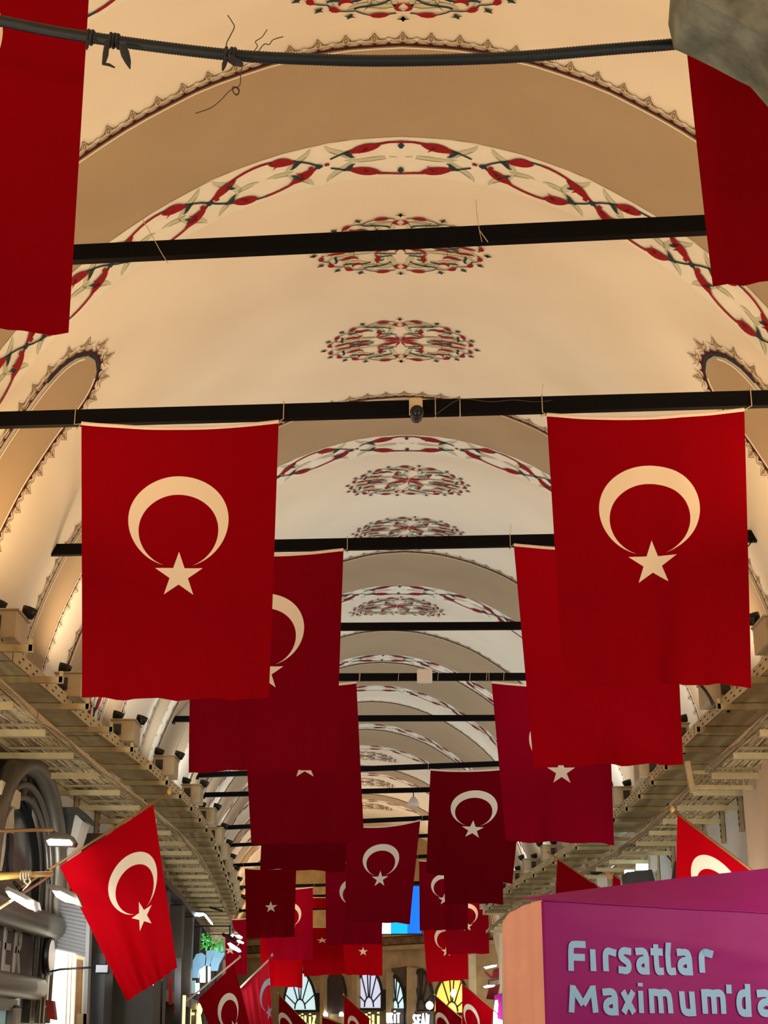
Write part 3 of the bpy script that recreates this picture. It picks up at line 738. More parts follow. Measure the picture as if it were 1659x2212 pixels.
for side in (-1, 1):
    # brackets
    k = 0; D = 9.4
    while D < 39.5:
        t = thing('tray_bracket', P3(D, side, 3.78, HL-.25), f'steel tray bracket, {ORDN[k]} along the {SN[side]} wall', 'bracket', f'tray brackets on the {SN[side]} wall')
        d = Vector((-side,0,0))
        a = P3(D, side, 3.79, HU-.03)
        m = MB(); m.bar(a, P3(D, side, 2.93, HU-.035), .045, .055); m.bar(P3(D, side, 2.95, HU-.06), P3(D, side, 2.95, HU+.04), .045, .03); m.build('upper_arm', 'galv', t)
        m = MB(); m.bar(P3(D, side, 3.79, HL-.035), P3(D, side, 3.05, HL-.035), .045, .055); m.build('lower_arm', 'galv', t)
        m = MB(); m.box(P3(D, side, 3.765, (HU+HL)/2-.12), (.045,.06,HU-HL+.36)); wc = m.build('wall_channel', 'galvd', t)
        m = MB()
        for q in range(6): m.box(P3(D, side, 3.74, HL-.22+q*.07), (.008,.03,.03))
        tag(m.build('slot_row', 'black', wc), 'dark slots in the channel', kind='stuff')
        D += 1.12; k += 1
    # upper solid tray sections
    k = 0; D = 8.9
    while D < 39:
        D2 = min(D+3.3, 40)
        t = thing('cable_tray', P3u(D, side, 3.2, HU), f'pale solid cable tray section, {ORDN[k]} along the {SN[side]} side', 'cable tray', f'solid cable tray sections on the {SN[side]}')
        n = 6; Dd = [D+.01+(D2-D-.02)*i/n for i in range(n+1)]
        m = MB(); m.grid([[P3u(x, side, 2.98, HU) for x in Dd], [P3u(x, side, 3.46, HU) for x in Dd]]); m.grid([[P3u(x, side, 2.98, HU+.006) for x in Dd], [P3u(x, side, 3.46, HU+.006) for x in Dd]])
        m.build('tray_floor', 'galv', t)
        for lat in (2.975, 3.46):
            m = MB(); m.grid([[P3u(x, side, lat-.004, HU-.004) for x in Dd], [P3u(x, side, lat-.004, HU+.12) for x in Dd], [P3u(x, side, lat+.004, HU+.12) for x in Dd], [P3u(x, side, lat+.004, HU-.004) for x in Dd]], sm=False)
            sr = m.build('side_rail', 'galv', t)
            if lat < 3: inner = sr
        if k < 5:
            m = MB()
            for i in range(14):
                x = D+.2+i*.22
                if x < D2-.1:
                    m.box(P3u(x, side, 2.968, HU+.035), (.004,.05,.012)); m.box(P3u(x+.1, side, 2.968, HU+.085), (.004,.05,.012))
            tag(m.build('slot_row', 'wire', inner), 'dark slots along the rail', kind='stuff')
        D = D2; k += 1
    # lower ladder tray sections
    k = 0; D = 9.1
    while D < 39:
        D2 = min(D+3.3, 40)
        t = thing('cable_ladder', P3(D, side, 3.3, HL), f'lower ladder tray section, {ORDN[k]} along the {SN[side]} side', 'cable ladder', f'cable ladder sections on the {SN[side]}')
        n = 6; Dd = [D+.01+(D2-D-.02)*i/n for i in range(n+1)]
        for lat in (3.05, 3.62):
            m = MB(); m.grid([[P3(x, side, lat-.012, HL) for x in Dd], [P3(x, side, lat-.012, HL+.07) for x in Dd], [P3(x, side, lat+.012, HL+.07) for x in Dd], [P3(x, side, lat+.012, HL) for x in Dd]], sm=False, )
            m.build('side_rail', 'galv', t)
        for i in range(int((D2-D)/.55)):
            x = D+.25+i*.55; m = MB(); m.bar(P3(x, side, 3.06, HL+.012), P3(x, side, 3.61, HL+.012), .03, .02); m.build('rung', 'galvd', t)
        D = D2; k += 1
    # cables lying on the ladder
    rnd = random.Random(5+side)
    m = MB(); NC = 21
    for c_ in range(NC):
        lat0 = 3.03+.56*c_/(NC-1); ph = rnd.uniform(0,6); r = rnd.uniform(.010,.019)
        pts = [P3(9+i*.45, side, lat0+.014*math.sin(ph+i*.9)+rnd.uniform(-.005,.005), HL+.028+r+rnd.uniform(0,.02)+.01*math.sin(i*1.3+ph) - (.03 if c_ < 2 else 0)) for i in range(int(31/.45))]
        m.tube(pts, r, 5, rnd.choice((0,0,1)))
    tag(m.build('cable_bundle', ['cable','cable2']), f'dusty bundle of cables along the {SN[side]} ladder trays', 'cables', kind='stuff')
    m = MB()
    for c_ in range(5):
        lat0 = 3.1+.05*c_; pts = [P3u(9+i*.6, side, lat0+.02*math.sin(i*.7+c_), HU+.02+.012*(c_%2)) for i in range(51)]
        m.tube(pts, .014, 5, 0)
    tag(m.build('cable_bundle', ['cable2']), f'few dark cables lying in the {SN[side]} upper trays', 'cables', kind='stuff')
    # white wall cables hanging in loops below the ladder
    # floodlight boxes with two black lamps on each
    k = 0; D = 12.0 if side < 0 else 12.2
    while D < 39.5:
        lat = 2.98
        b = thing('floodlight_box', P3u(D, side, lat, HU+.10), f'cream metal box under two floodlights, {ORDN[k]} on the {SN[side]}', 'box', f'floodlight boxes on the {SN[side]} tray')
        m = MB(); m.box(P3u(D, side, lat, HU+.21), (.25,.42,.23), bev=.006); m.build('casing', 'boxpaint', b)
        m = MB(); m.box(P3u(D, side, lat, HU+.33), (.28,.45,.012)); m.build('lid', 'boxpaint', b)
        m = MB(); m.box(P3u(D-.213, side, lat+.05, HU+.22), (.09,.012,.12)); dr = m.build('door', 'greybox', b)
        m = MB(); m.bar(P3u(D-.225, side, lat+.05, HU+.2), P3u(D-.25, side, lat+.05, HU-.02), .03, .03, (0,1,0)); m.build('cable_drop', 'black', dr)
        for q, (dx, dy) in enumerate(((-.10,-.1),(.12,.12))):
            f = thing('floodlight', P3u(D+dy, side, lat-dx*1.0, HU+.38), 'small black floodlight, %s of the pair on the %s %s box' % (('outer','inner')[q], ORDN[k], SN[side]), 'floodlight', f'black floodlights on the {SN[side]} boxes')
            R = Matrix.Rotation(math.radians(18)*-side, 3, 'Y')
            m = MB(); m.lathe([(.02,0),(.05,.01),(.062,.05),(.066,.09),(.058,.092)], P3u(D+dy, side, lat-dx, HU+.345), 12, axis=R); m.build('head', 'black', f)
            m = MB(); m.box(P3u(D+dy, side, lat-dx, HU+.342), (.10,.03,.012)); m.build('foot', 'black', f)
        D += 2.25; k += 1
# ---------------------------------------------------------------- lettering made of strokes
GL = {
 'F': ([[(.12,0),(.12,1.08),(.2,1.2),(.34,1.23),(.98,1.23)], [(.12,.63),(.9,.63)]]),
 'ı': ([[(.5,0),(.5,1)]]),
 'i': ([[(.5,0),(.5,1)], [(.5,1.2),(.5,1.36)]]),
 'l': ([[(.2,1.36),(.2,.22),(.3,.06),(.5,.02),(.8,.06)]]),
 'r': ([[(.18,0),(.18,.72),(.3,.9),(.55,.95),(.98,.84)]]),
 's': ([[(.92,.92),(.6,.97),(.25,.93),(.12,.76),(.22,.6),(.55,.5),(.82,.4),(.88,.22),(.75,.07),(.45,.03),(.08,.08)]]),
 'a': ([[(.14,.92),(.5,.97),(.76,.9),(.86,.72),(.86,0)], [(.86,.56),(.5,.56),(.2,.46),(.12,.28),(.2,.1),(.45,.03),(.86,.05)]]),
 't': ([[(.4,1.28),(.4,.22),(.5,.06),(.7,.02),(1.0,.05)], [(.0,.93),(.98,.93)]]),
 'M': ([[(.02,0),(.1,1.23)], [(.98,0),(.9,1.23)], [(.1,1.12),(.5,.36)], [(.9,1.12),(.5,.36)]]),
 'x': ([[(.06,.98),(.94,0)], [(.94,.98),(.06,0)]]),
 'm': ([[(.1,0),(.1,.94)], [(.1,.93),(.34,.95),(.47,.9),(.51,.74),(.51,0)], [(.51,.9),(.72,.96),(.86,.9),(.92,.74),(.92,0)]]),
 'u': ([[(.14,1),(.14,.26),(.22,.09),(.5,.03),(.88,.06)], [(.88,1),(.88,0)]]),
 "'": ([[(.5,.92),(.5,1.32)]]),
 'd': ([[(.88,1.36),(.88,0)], [(.88,.94),(.5,.96),(.22,.86),(.12,.6),(.12,.36),(.22,.12),(.5,.03),(.88,.05)]]),
 'Z': ([[(.08,1.15),(.92,1.15),(.08,.08),(.94,.08)]]),
 'A': ([[(.05,0),(.5,1.23),(.95,0)], [(.22,.42),(.78,.42)]]),
 'E': ([[(.92,1.15),(.15,1.15),(.15,.08),(.94,.08)], [(.15,.63),(.82,.63)]]),
 'R': ([[(.15,0),(.15,1.15),(.6,1.15),(.88,1.0),(.88,.76),(.6,.6),(.15,.6)], [(.5,.6),(.92,0)]]),
 'L': ([[(.15,1.23),(.15,.08),(.92,.08)]]),
 'I': ([[(.5,0),(.5,1.23)]]),
 'İ': ([[(.5,0),(.5,1.1)], [(.5,1.35),(.5,1.5)]]),
 'U': ([[(.12,1.23),(.12,.3),(.3,.07),(.7,.07),(.88,.3),(.88,1.23)]]),
 'K': ([[(.12,0),(.12,1.23)], [(.9,1.23),(.14,.55)], [(.3,.7),(.92,0)]]),
 'T': ([[(.5,0),(.5,1.15)], [(.02,1.15),(.98,1.15)]]),
 'S': ([[(.92,1.1),(.6,1.2),(.2,1.1),(.12,.88),(.3,.68),(.7,.55),(.9,.35),(.8,.1),(.45,.03),(.08,.12)]]),
 'N': ([[(.12,0),(.12,1.23),(.88,0),(.88,1.23)]]),
}
def stroke(mb, pts, w, ax, az, nrm, depth):
    """flat stroke with square ends through world points; ax, az span the plane"""
    P = [Vector(p) for p in pts]; k = len(P); A = []; B = []
    for i, p in enumerate(P):
        d1 = (P[i]-P[i-1]).normalized() if i else None
        d2 = (P[i+1]-P[i]).normalized() if i < k-1 else None
        t = ((d1 or d2) + (d2 or d1)).normalized()
        n = t.cross(nrm).normalized(); c = 1.0
        if d1 and d2: c = 1/max(.55, n.dot(d1.cross(nrm).normalized()))
        A.append(p + n*w/2*c); B.append(p - n*w/2*c)
    f = nrm*depth
    ring = [A, [a+f for a in A], [b+f for b in B], B]
    ids = [[mb.V(q) for q in r] for r in ring]
    for x in range(4):
        a = ids[x]; b = ids[(x+1)%4]
        for j in range(k-1): mb.Fc((a[j], a[j+1], b[j+1], b[j]))
    for j in (0, k-1): mb.Fc([r[j] for r in ids])
def curve_soft(pts, n=3):
    if len(pts) < 4: return pts
    out = []
    for a, b in zip(pts, pts[1:]): out += [a, ((a[0]+b[0])/2, (a[1]+b[1])/2)]
    out.append(pts[-1]); o2 = [out[0]]
    for a, b, c in zip(out, out[1:], out[2:]): o2.append(((a[0]+2*b[0]+c[0])/4, (a[1]+2*b[1]+c[1])/4))
    return o2 + [out[-1]]
SHARP = 'MZEFAxLKNT'
def glyph(name, ch, o, ax, az, W, H, w, nrm, depth, m, parent, bend=None):
    mb = MB(); hw = w/2
    for st_ in GL[ch]:
        pts = st_ if ch in SHARP and ch != 'F' else curve_soft(st_)
        ext = []
        for (p, q) in ((pts[0], pts[1]), (pts[-1], pts[-2])):
            dx = (p[0]-q[0])*(W-w); dy = (p[1]-q[1])*H; l = math.hypot(dx, dy) or 1
            ext.append((p[0] + (dx/l*hw/(W-w) if W > w*1.5 and abs(dx/l) > .6 and ch not in 'MxZK' else 0), p[1]))
        pts = [ext[0]] + list(pts[1:-1]) + [ext[1]]
        Q = [o + ax*(hw + (W-w)*x) + az*(H*y) for x, y in pts] if W > w*1.5 else [o + ax*(W/2) + az*(H*y) for x, y in pts]
        stroke(mb, Q, w, ax, az, nrm, depth)
    if bend: mb.v = [tuple(bend(Vector(p))) for p in mb.v]
    return mb.build(name, m, parent)

def pxpoly(pts, D):
    out = []
    for x, y in pts:
        p = at_D(x, y, D)
        if y >= 2240: p.z = 0.0          # foot on the floor
        out.append(p)
    return out
def pxbox(name, pts, D, depth, m, parent=None):
    b = MB(); b.prism(pxpoly(pts, D), (0, depth, 0)); return b.build(name, m, parent)
def rect(x0, y0, x1, y1): return [(x0,y0),(x1,y0),(x1,y1),(x0,y1)]

# ---------------------------------------------------------------- magenta advertising stand at the lower right
P0 = at_D(1171, 1945, 6.0); hK = P0.z
e1 = Vector((1.03,.64,0)).normalized(); e2 = Vector((-e1.y, e1.x, 0)); nF = -e2
K = thing('advertising_stand', (P0.x, P0.y, 0), 'magenta wrapped advertising stand with pale blue words at the lower right', 'stand')
def wrk(a, z):   # wrinkle of the vinyl
    q = .008*math.sin(7*a+3.1*z)+.004*math.sin(13*a-6*z+1)
    q += .018*math.exp(-((z-(hK-.06-.10*a))/.018)**2)*math.exp(-((a-.75)/.5)**2)
    return q*min(1, a/.1)
WK = 1.75
m = MB(); rows = []
for j in range(41):
    z = hK*(j/40) if j else 0
    z = hK - (hK)*(1-(j/40))**1.3
    rows.append([Vector((P0.x,P0.y,z)) + e1*(WK*i/60) + nF*wrk(WK*i/60, z) for i in range(61)])
m.grid(rows); m.build('front_cover', 'purple', K)
m = MB(); rows = []
for i in range(61):
    a = WK*i/60; dz = .012 + .175*(a/1.2)**.9; r = []
    for j in range(9):
        t = j/8
        r.append(Vector((P0.x,P0.y,hK)) + e1*a + nF*wrk(a,hK)*(1-t) + e2*(.27*t) + Vector((0,0,dz*(t**.8) + .012*math.sin(a*11+t*3)*t*(1-t)*2)))
    rows.append(r)
m.grid(rows); m.build('top_cover', 'purple', K)
m = MB(); rows = []
for j in range(31):
    z = hK*j/30; r = []
    for i in range(13):
        t = i/12; edge = max(0, (z-(hK-.05))/.05)
        r.append(Vector((P0.x,P0.y,z - .035*edge*t**2*1.2)) + e2*(.27*t) + (-e1)*(.004*math.sin(t*19+z*2) + .003*math.sin(t*31)) + e1*(.02*edge*t))
    rows.append(r)
m.grid(rows); m.build('side_cover', 'salmon', K)
m = MB(); Q0 = Vector((P0.x,P0.y,0)) + e2*.27
m.grid([[Q0 + Vector((0,0,z)) + e1*a for a in (.03, WK)] for z in (0, hK-.05)]); m.grid([[Vector((P0.x,P0.y,0))+e1*WK+Vector((0,0,z))+e2*t for t in (0,.27)] for z in (0,hK)]); m.build('back_cover', 'purple', K)
m = MB(); m.tube([Vector((P0.x,P0.y,z)) + nF*.003 for z in (0, hK*.5, hK-.004)], .006, 6); m.tube([Vector((P0.x,P0.y,hK)) + e1*(WK*i/30) + nF*(.004+wrk(WK*i/30,hK)) for i in range(31)], .004, 5); m.build('seam_piping', 'purple', K)
def onface(px, py):
    r = ray(px, py); C0 = Vector((0,0,CZ)); k = (P0-C0).dot(nF)/r.dot(nF); q = C0 + r*k
    return (q-P0).dot(e1), q.z
az = Vector((0,0,1))
def face_word(chars, y0, y1, xh, w):
    # y0/y1 base line rows at columns 1225 and 1659
    for ch, x0, x1 in chars:
        yb = y0 + (y1-y0)*(x0-1225)/434
        a0, z0 = onface(x0, yb); a1, _ = onface(x1, yb); _, zt = onface(x0, yb-xh)
        a, _z = onface(x0, yb)
        wv = w*(onface(x0+10, yb)[0]-onface(x0, yb)[0])/10
        o = Vector((P0.x,P0.y,z0)) + e1*a0 + nF*.004
        g = glyph('letter', ch, o, e1, az, a1-a0, zt-z0, wv, nF, .001, 'textblue', K, bend=lambda p: p + nF*wrk((p-P0).dot(e1), p.z))
face_word([('F',1223,1265),('ı',1272,1286),('r',1295,1329),('s',1329,1363),('a',1367,1405),('t',1406,1435),('l',1437,1466),('a',1463,1502),('r',1508,1541)], 2097, 2103, 47, 11.5)
face_word([('M',1228,1290),('a',1295,1334),('x',1334,1372),('i',1375,1389),('m',1396,1459),('u',1467,1507),('m',1513,1573),("'",1571,1583),('d',1589,1626),('a',1632,1672)], 2187, 2191, 48, 11.5)

# ---------------------------------------------------------------- staff flags
def staff_flag(staff, c4, D, label, m='flagpole', u=(0,1), v=1.0, seed=0, r=.012, sm='wood', D2=None, fold=.03, knob=True, strip=None, v0=0.0):
    D2 = D2 or D
    a = at_D(*staff[0], D2); b = at_D(*staff[1], D)
    t = thing('staff_flag', a, label, 'flag', 'red flags on slanted staffs above the shops')
    s = MB(); s.tube([a, b], r, 8); s.build('staff', sm, t)
    if knob:
        s = MB(); s.lathe([(.004,-.02),(.02,-.01),(.024,.01),(.012,.03),(.003,.045)], b, 10); s.build('finial', 'bamboo', t)
    def cD(p):
        k = ((p[0]-staff[0][0])*(staff[1][0]-staff[0][0]))/((staff[1][0]-staff[0][0])**2 or 1); k = max(0, min(1, k)); return D2+(D-D2)*k
    c = [at_D(*p, cD(p)) for p in c4]
    cloth('cloth', (c[0], c[1], c[2], c[3]), lambda x, y: (u[0]+(u[1]-u[0])*x, v0+y*v), M[m], t, fold=fold, seed=seed, ripple=.05, nx=30)
    if strip:
        s = MB(); s.tube([c[0]+Vector((0,-.01,0)), c[1]+Vector((0,-.01,0))], r*1.5, 6); s.build('canvas_sleeve', strip, t)
    return t
staff_flag([(-60,1985),(366,1712)], [(129,1872),(331,1738),(276,2163),(383,2090)], 13.6, 'big bright red flag on a slanted staff at the left shopfront', u=(-.04,.82), v=.95, seed=31, D2=13.6, fold=.035)
staff_flag([(372,2188),(518,2068)], [(428,2158),(506,2084),(500,2330),(552,2262)], 26, 'dark red crescent flag on a pale staff, lower left of the street', m='flag', seed=32, u=(0,.9), v=.93, r=.016, sm='hem')
staff_flag([(512,2142),(588,2064)], [(520,2133),(580,2074),(548,2262),(592,2240)], 27, 'pink red flag with a pale blue crescent on white sleeve', m='flagpink', seed=33, u=(-.25,.62), v=.85, fold=.06, strip='hem')
staff_flag([(672,2222),(600,2146)], [(603,2150),(662,2210),(600,2262),(660,2320)], 40, 'small dark red staff flag before the white fan window', m='flag', seed=34, u=(.25,1.1), v=.8)
staff_flag([(745,2215),(694,2193)], [(696,2196),(744,2216),(694,2320),(742,2330)], 41, 'tip of a red staff flag low under the dark drape', m='flag', seed=35)
staff_flag([(806,2208),(742,2149)], [(744,2152),(798,2200),(742,2262),(796,2310)], 40, 'orange red staff flag left of the yellow letters', seed=36, u=(.1,1.05), v=.8)
staff_flag([(1002,2204),(938,2149)], [(941,2152),(997,2197),(940,2262),(994,2310)], 42, 'dark red staff flag left of the bright one, under the amber window', m='flag', seed=37, u=(.25,1.1), v=.8)
staff_flag([(1078,2192),(995,2122)], [(998,2126),(1066,2182),(999,2262),(1050,2300)], 34, 'bright red staff flag beside the salmon side of the stand', seed=38, u=(.2,1.1), v=.85)
staff_flag([(1760,1984),(1452,1750)], [(1463,1759),(1725,1955),(1453,2110),(1715,2300)], 12.8, 'large bright red staff flag rising behind the magenta stand', seed=39, u=(.11,1.17), v=.9, v0=.1, fold=.05)
staff_flag([(1305,1924),(1180,1838)], [(1204,1857),(1292,1914),(1196,2010),(1288,2080)], 24, 'dull red staff flag before the right trays', m='flag', seed=40, u=(0,.4), v=.15, fold=.05)
staff_flag([(1362,1914),(1316,1884)], [(1324,1890),(1360,1912),(1322,1990),(1358,2010)], 25, 'tiny red staff flag tip over the stand, right of the dull one', seed=41, u=(0,.3), v=.1)

# ---------------------------------------------------------------- left shopfront (nearest)
XA = -3.47
t = thing('arched_shop_window', (XA, 14.65, 1.6), 'bronze framed arched shop window at the left edge under the trays', 'window')
def arch_pts(cD, cH, a, b, x, leg=1.4, n=24):
    p = [Vector((x, cD-a, CZ+cH-leg))] + [Vector((x, cD-a*math.cos(math.pi*i/n), CZ+cH+b*math.sin(math.pi*i/n))) for i in range(n+1)] + [Vector((x, cD+a, CZ+cH-leg))]
    return p
m = MB(); m.tube(arch_pts(14.65,1.42,1.42,1.06,XA+.06,1.3), .105, 14); of = m.build('outer_frame', 'metal', t)
for a, b, r, x in ((1.22,.86,.035,.04),(1.10,.74,.03,.03)):
    m = MB(); m.tube(arch_pts(14.65,1.42,a,b,XA+x,1.3), r, 8); m.build('inner_moulding', 'metal', of)
m = MB(); ap = arch_pts(14.65,1.42,1.12,.76,XA-.05,1.3); m.prism(ap, (-.04,0,0)); m.build('glass', 'darkglass', t)
m = MB()
for j in range(13):
    pass
rows = [[Vector((XA+.02+.03*math.sin(i*1.9+j*.3), 13.62+i*.062+.05*math.sin(j*.4), CZ+2.02-j*.075+.05*math.sin(i*.5))) for i in range(9)] for j in range(10)]
m.grid(rows); m.build('curtain', 'curtain', t)
m = MB(); m.box(Vector((XA+.02, 13.7, CZ+2.06)), (.16,.72,.16), bev=.01); m.build('pelmet', 'cream', t)
# dark block put in for the shade on the wall above the arch
m = MB(); m.box(Vector((-3.70, 13.4, CZ+2.3)), (.24, 5.2, .55), bev=.02); tag(m.build('shade_block', 'metald'), 'dark block standing in for shade above the arched window at far left', 'wall_shade')
def hbar(D0, D1, x, H, r, lab):
    m = MB(); n = 8
    pts = [Vector((x, D0+(D1-D0)*i/n, CZ+H)) for i in range(n+1)]
    m.tube(pts, r, 16); 
    for q in range(5): a = math.pi/2*q/5; 
    m.lathe([(r,0),(r*.95,r*.3),(r*.7,r*.65),(r*.3,r*.85),(.005,r*.9)], pts[-1], 16, axis=Matrix.Rotation(math.radians(-90),3,'X'))
    return tag(m.build('rounded_cornice', 'metal'), lab, 'cornice')
hbar(11.5, 15.85, -3.36, 1.04, .125, 'rounded bronze cornice bar above the shop letters')
hbar(11.5, 15.45, -3.40, .44, .11, 'rounded bronze cornice bar below the shop letters')
t = thing('shop_sign', (-3.5, 13.5, CZ+.5), 'dark fascia with tall silver letters between two rounded cornices', 'sign')
m = MB(); m.box(Vector((-3.50, 13.55, CZ+.74)), (.06, 3.9, .62)); m.build('fascia', 'brownsign', t)
for i, ch in enumerate('ZAFER'):
    D0 = 12.93+i*.42
    glyph('letter', ch, Vector((-3.47, D0, CZ+.56)), Vector((0,1,0)), az, .33, .34, .06, Vector((1,0,0)), .018, 'letter', t)
t = thing('display_window', (-3.5, 13.5, CZ), 'framed window with pale teal glass at the bottom left corner', 'window')
m = MB(); m.box(Vector((-3.52, 13.2, CZ+.05)), (.03, 3.0, .36)); m.build('glass', 'tealglass', t)
m = MB(); m.box(Vector((-3.50, 13.2, CZ+.27)), (.10, 3.4, .10)); m.build('head_frame', 'metal', t)
m = MB(); m.box(Vector((-3.49, 14.85, CZ-.2)), (.14, .24, .95), bev=.03); m.build('jamb', 'metal', t)
t = thing('round_wall_sign', (-3.5, 15.8, CZ+.6), 'round black rimmed sign on a bracket beside the shop letters', 'sign')
Rr = Matrix.Rotation(math.radians(90), 3, 'Y') @ Matrix.Rotation(math.radians(0), 3, 'X')
Rr = Matrix.Rotation(math.radians(91), 3, 'Z') @ Matrix.Rotation(math.radians(90), 3, 'X')
cS = at_D(105, 2064, 15.6)
m = MB(); m.lathe([(.145,-.03),(.19,-.03),(.2,0),(.19,.03),(.145,.03)], cS, 24, axis=Rr); m.build('rim', 'black', t)
m = MB(); m.lathe([(.15,-.034),(.15,.034)], cS, 24, axis=Rr); m.build('face', 'white', t)
m = MB(); m.tube([at_D(104,2100,15.6), at_D(130,2094,15.6), at_D(208,2089,15.6)], .010, 8); m.build('rod', 'black', t)
m = MB(); m.box(at_D(222, 2093, 15.6), (.13,.12,.09), bev=.01); m.build('junction', 'black', t)
m = MB(); m.box(at_D(97, 2108, 15.9), (.09,.05,.60), bev=.01); m.build('mount_plate', 'white', t)
# roller shutter housing and lit shop beyond
t = thing('roller_shutter', at_D(150, 2060, 16.9), 'grey ribbed roller shutter over the brightly lit shop entrance', 'shutter')
m = MB(); top = [(111,1936),(192,1950)]; bot = [(113,2049),(192,2070)]
n = 14; rows = []
for j in range(n*4+1):
    v = j/(n*4); k = .012*abs(math.sin(math.pi*v*n))
    rows.append([at_D(111+81*u+2*v, 1936+14*u+(113+7*u)*v, 16.0) + Vector((0,-k,0)) for u in (0,.5,1)])
m.grid(rows, sm=False); m.build('slats', 'shutter', t)
m = MB(); m.prism(pxpoly([(188,1935),(196,1937),(196,2240),(190,2240)], 15.95), (0,.15,0)); m.build('side_channel', 'shutter', t)
t = thing('lit_shop_entrance', at_D(140, 2200, 17.3), 'bright cream lit wall of the shop under the roller shutter', 'shop entrance')
pxbox('lit_wall', [(104,2047),(163,2060),(163,2300),(104,2300)], 15.98, .1, 'lit_cream', t)
for x in (147, 155): pxbox('panel_groove', rect(x,2060,x+1.4,2300), 15.96, .02, 'cream', t)
pxbox('door_frame', [(163,2062),(189,2067),(189,2300),(163,2300)], 16.0, .2, 'cream', t)
pxbox('door_panel', [(166,2072),(178,2074),(178,2300),(166,2300)], 15.96, .08, 'wood', t)
pxbox('bottom_panel', rect(166,2190,189,2300), 15.95, .08, 'galvd', t)
tag(pxbox('red_bag', [(99,2160),(114,2162),(119,2203),(101,2200)], 15.7, .12, 'redcloth'), 'dark red crumpled bag hanging beside the lit shop wall', 'bag')
t = thing('stone_corbel', at_D(140, 1880, 16.6), 'grey tapering corbel with a flat cap behind the left lamp', 'corbel')
pxbox('cap', [(97,1744),(167,1743),(186,1762),(184,1772),(160,1757),(99,1757)], 15.9, .5, 'greybox', t)
pxbox('body', [(100,1757),(162,1757),(155,1790),(150,1815),(140,1850),(124,1886),(108,1886)], 16.0, .4, 'greybox', t)
pxbox('side_face', [(162,1757),(178,1772),(170,1800),(160,1830),(140,1870),(128,1886),(124,1886),(140,1850),(150,1815),(155,1790)], 16.02, .4, 'wall', t)
# lamps
def led_lamp(poly, lens, D, lab, arm=None, am='wood', ar=.016):
    t = thing('led_lamp', at_D(*poly[0], D), lab, 'lamp')
    pxbox('housing', poly, D, .10, 'metald', t); pxbox('lens', lens, D-.012, .02, 'led', t)
    if arm:
        s = MB(); s.tube([at_D(x, y, d) for x, y, d in arm], ar, 8); s.build('arm', am, t)
    return t
led_lamp([(93,1816),(100,1806),(113,1799),(121,1797),(140,1799),(155,1806),(164,1820),(160,1828),(102,1826)], [(100,1816),(108,1812),(150,1814),(156,1820),(155,1826),(106,1826)], 13.2, 'dome shaped white lamp at the end of a wooden arm', [(-80,1797,13.0),(0,1795,13.1),(113,1792,13.2),(117,1798,13.25)])
led_lamp([(10,1921),(16,1914),(50,1930),(80,1948),(84,1966),(76,1970)], [(12,1925),(20,1925),(50,1940),(74,1957),(75,1967),(60,1962),(20,1938)], 12.4, 'long white tube lamp tilted down at the left edge', [(30,1905,12.5),(45,1922,12.45)], 'black')
led_lamp([(98,1910),(105,1908),(135,1916),(165,1931),(178,1960),(150,1949),(118,1930)], [(113,1924),(130,1925),(158,1939),(164,1953),(140,1948),(122,1938)], 12.9, 'white flood lamp pointing to the big slanted flag', [(104,1880,12.95),(106,1910,12.92)], 'black')
m = MB(); m.tube([at_D(-90,1897,12.2), at_D(0,1893,12.4), at_D(60,1890,12.6), at_D(112,1887,12.8)], [.034,.032,.026,.022], 10); tag(m.build('bamboo_pole', 'bamboo'), 'yellow bamboo pole stretched in from the left edge', 'pole')
m = MB()
for k in range(4):
    q = at_D(46+k*5, 1891-k*.3, 12.5)
    m.tube([q + Vector((.004*k, .036*math.cos(a), .036*math.sin(a))) for a in [6.283*j/12 for j in range(13)]], .006, 5, caps=False)
t = thing('twine_knot', at_D(55,1890,12.5), 'twine knot with loose ends round the bamboo pole', 'twine'); m.build('loop', 'thread', t)
m = MB(); m.tube([at_D(56,1896,12.42), at_D(52,1904,12.42), at_D(60,1912,12.42), at_D(48,1925,12.42)], [.008,.007,.006,.003], 6); m.build('loose_end', 'thread', t)
m = MB(); m.tube([at_D(62,1894,12.42), at_D(66,1905,12.42), at_D(58,1915,12.42), at_D(50,1922,12.42)], [.007,.007,.005,.003], 6); m.build('loose_end', 'thread', t)
m = MB(); m.tube([at_D(-10,1968,12.2), at_D(106,1893,12.9)], .011, 8); tag(m.build('orange_stick', 'orangew'), 'thin orange brown stick slanting behind the bamboo pole', 'stick')
m = MB(); rows = [[at_D(-12+i*5+1.5*math.sin(j), 1800+j*12, 13.9)+Vector((0,.04*math.sin(i*1.6),0)) for i in range(9)] for j in range(9)]
m.grid(rows); tag(m.build('dark_cloth', 'drape'), 'dark cloth with mauve tone hanging inside the arched window', 'cloth')

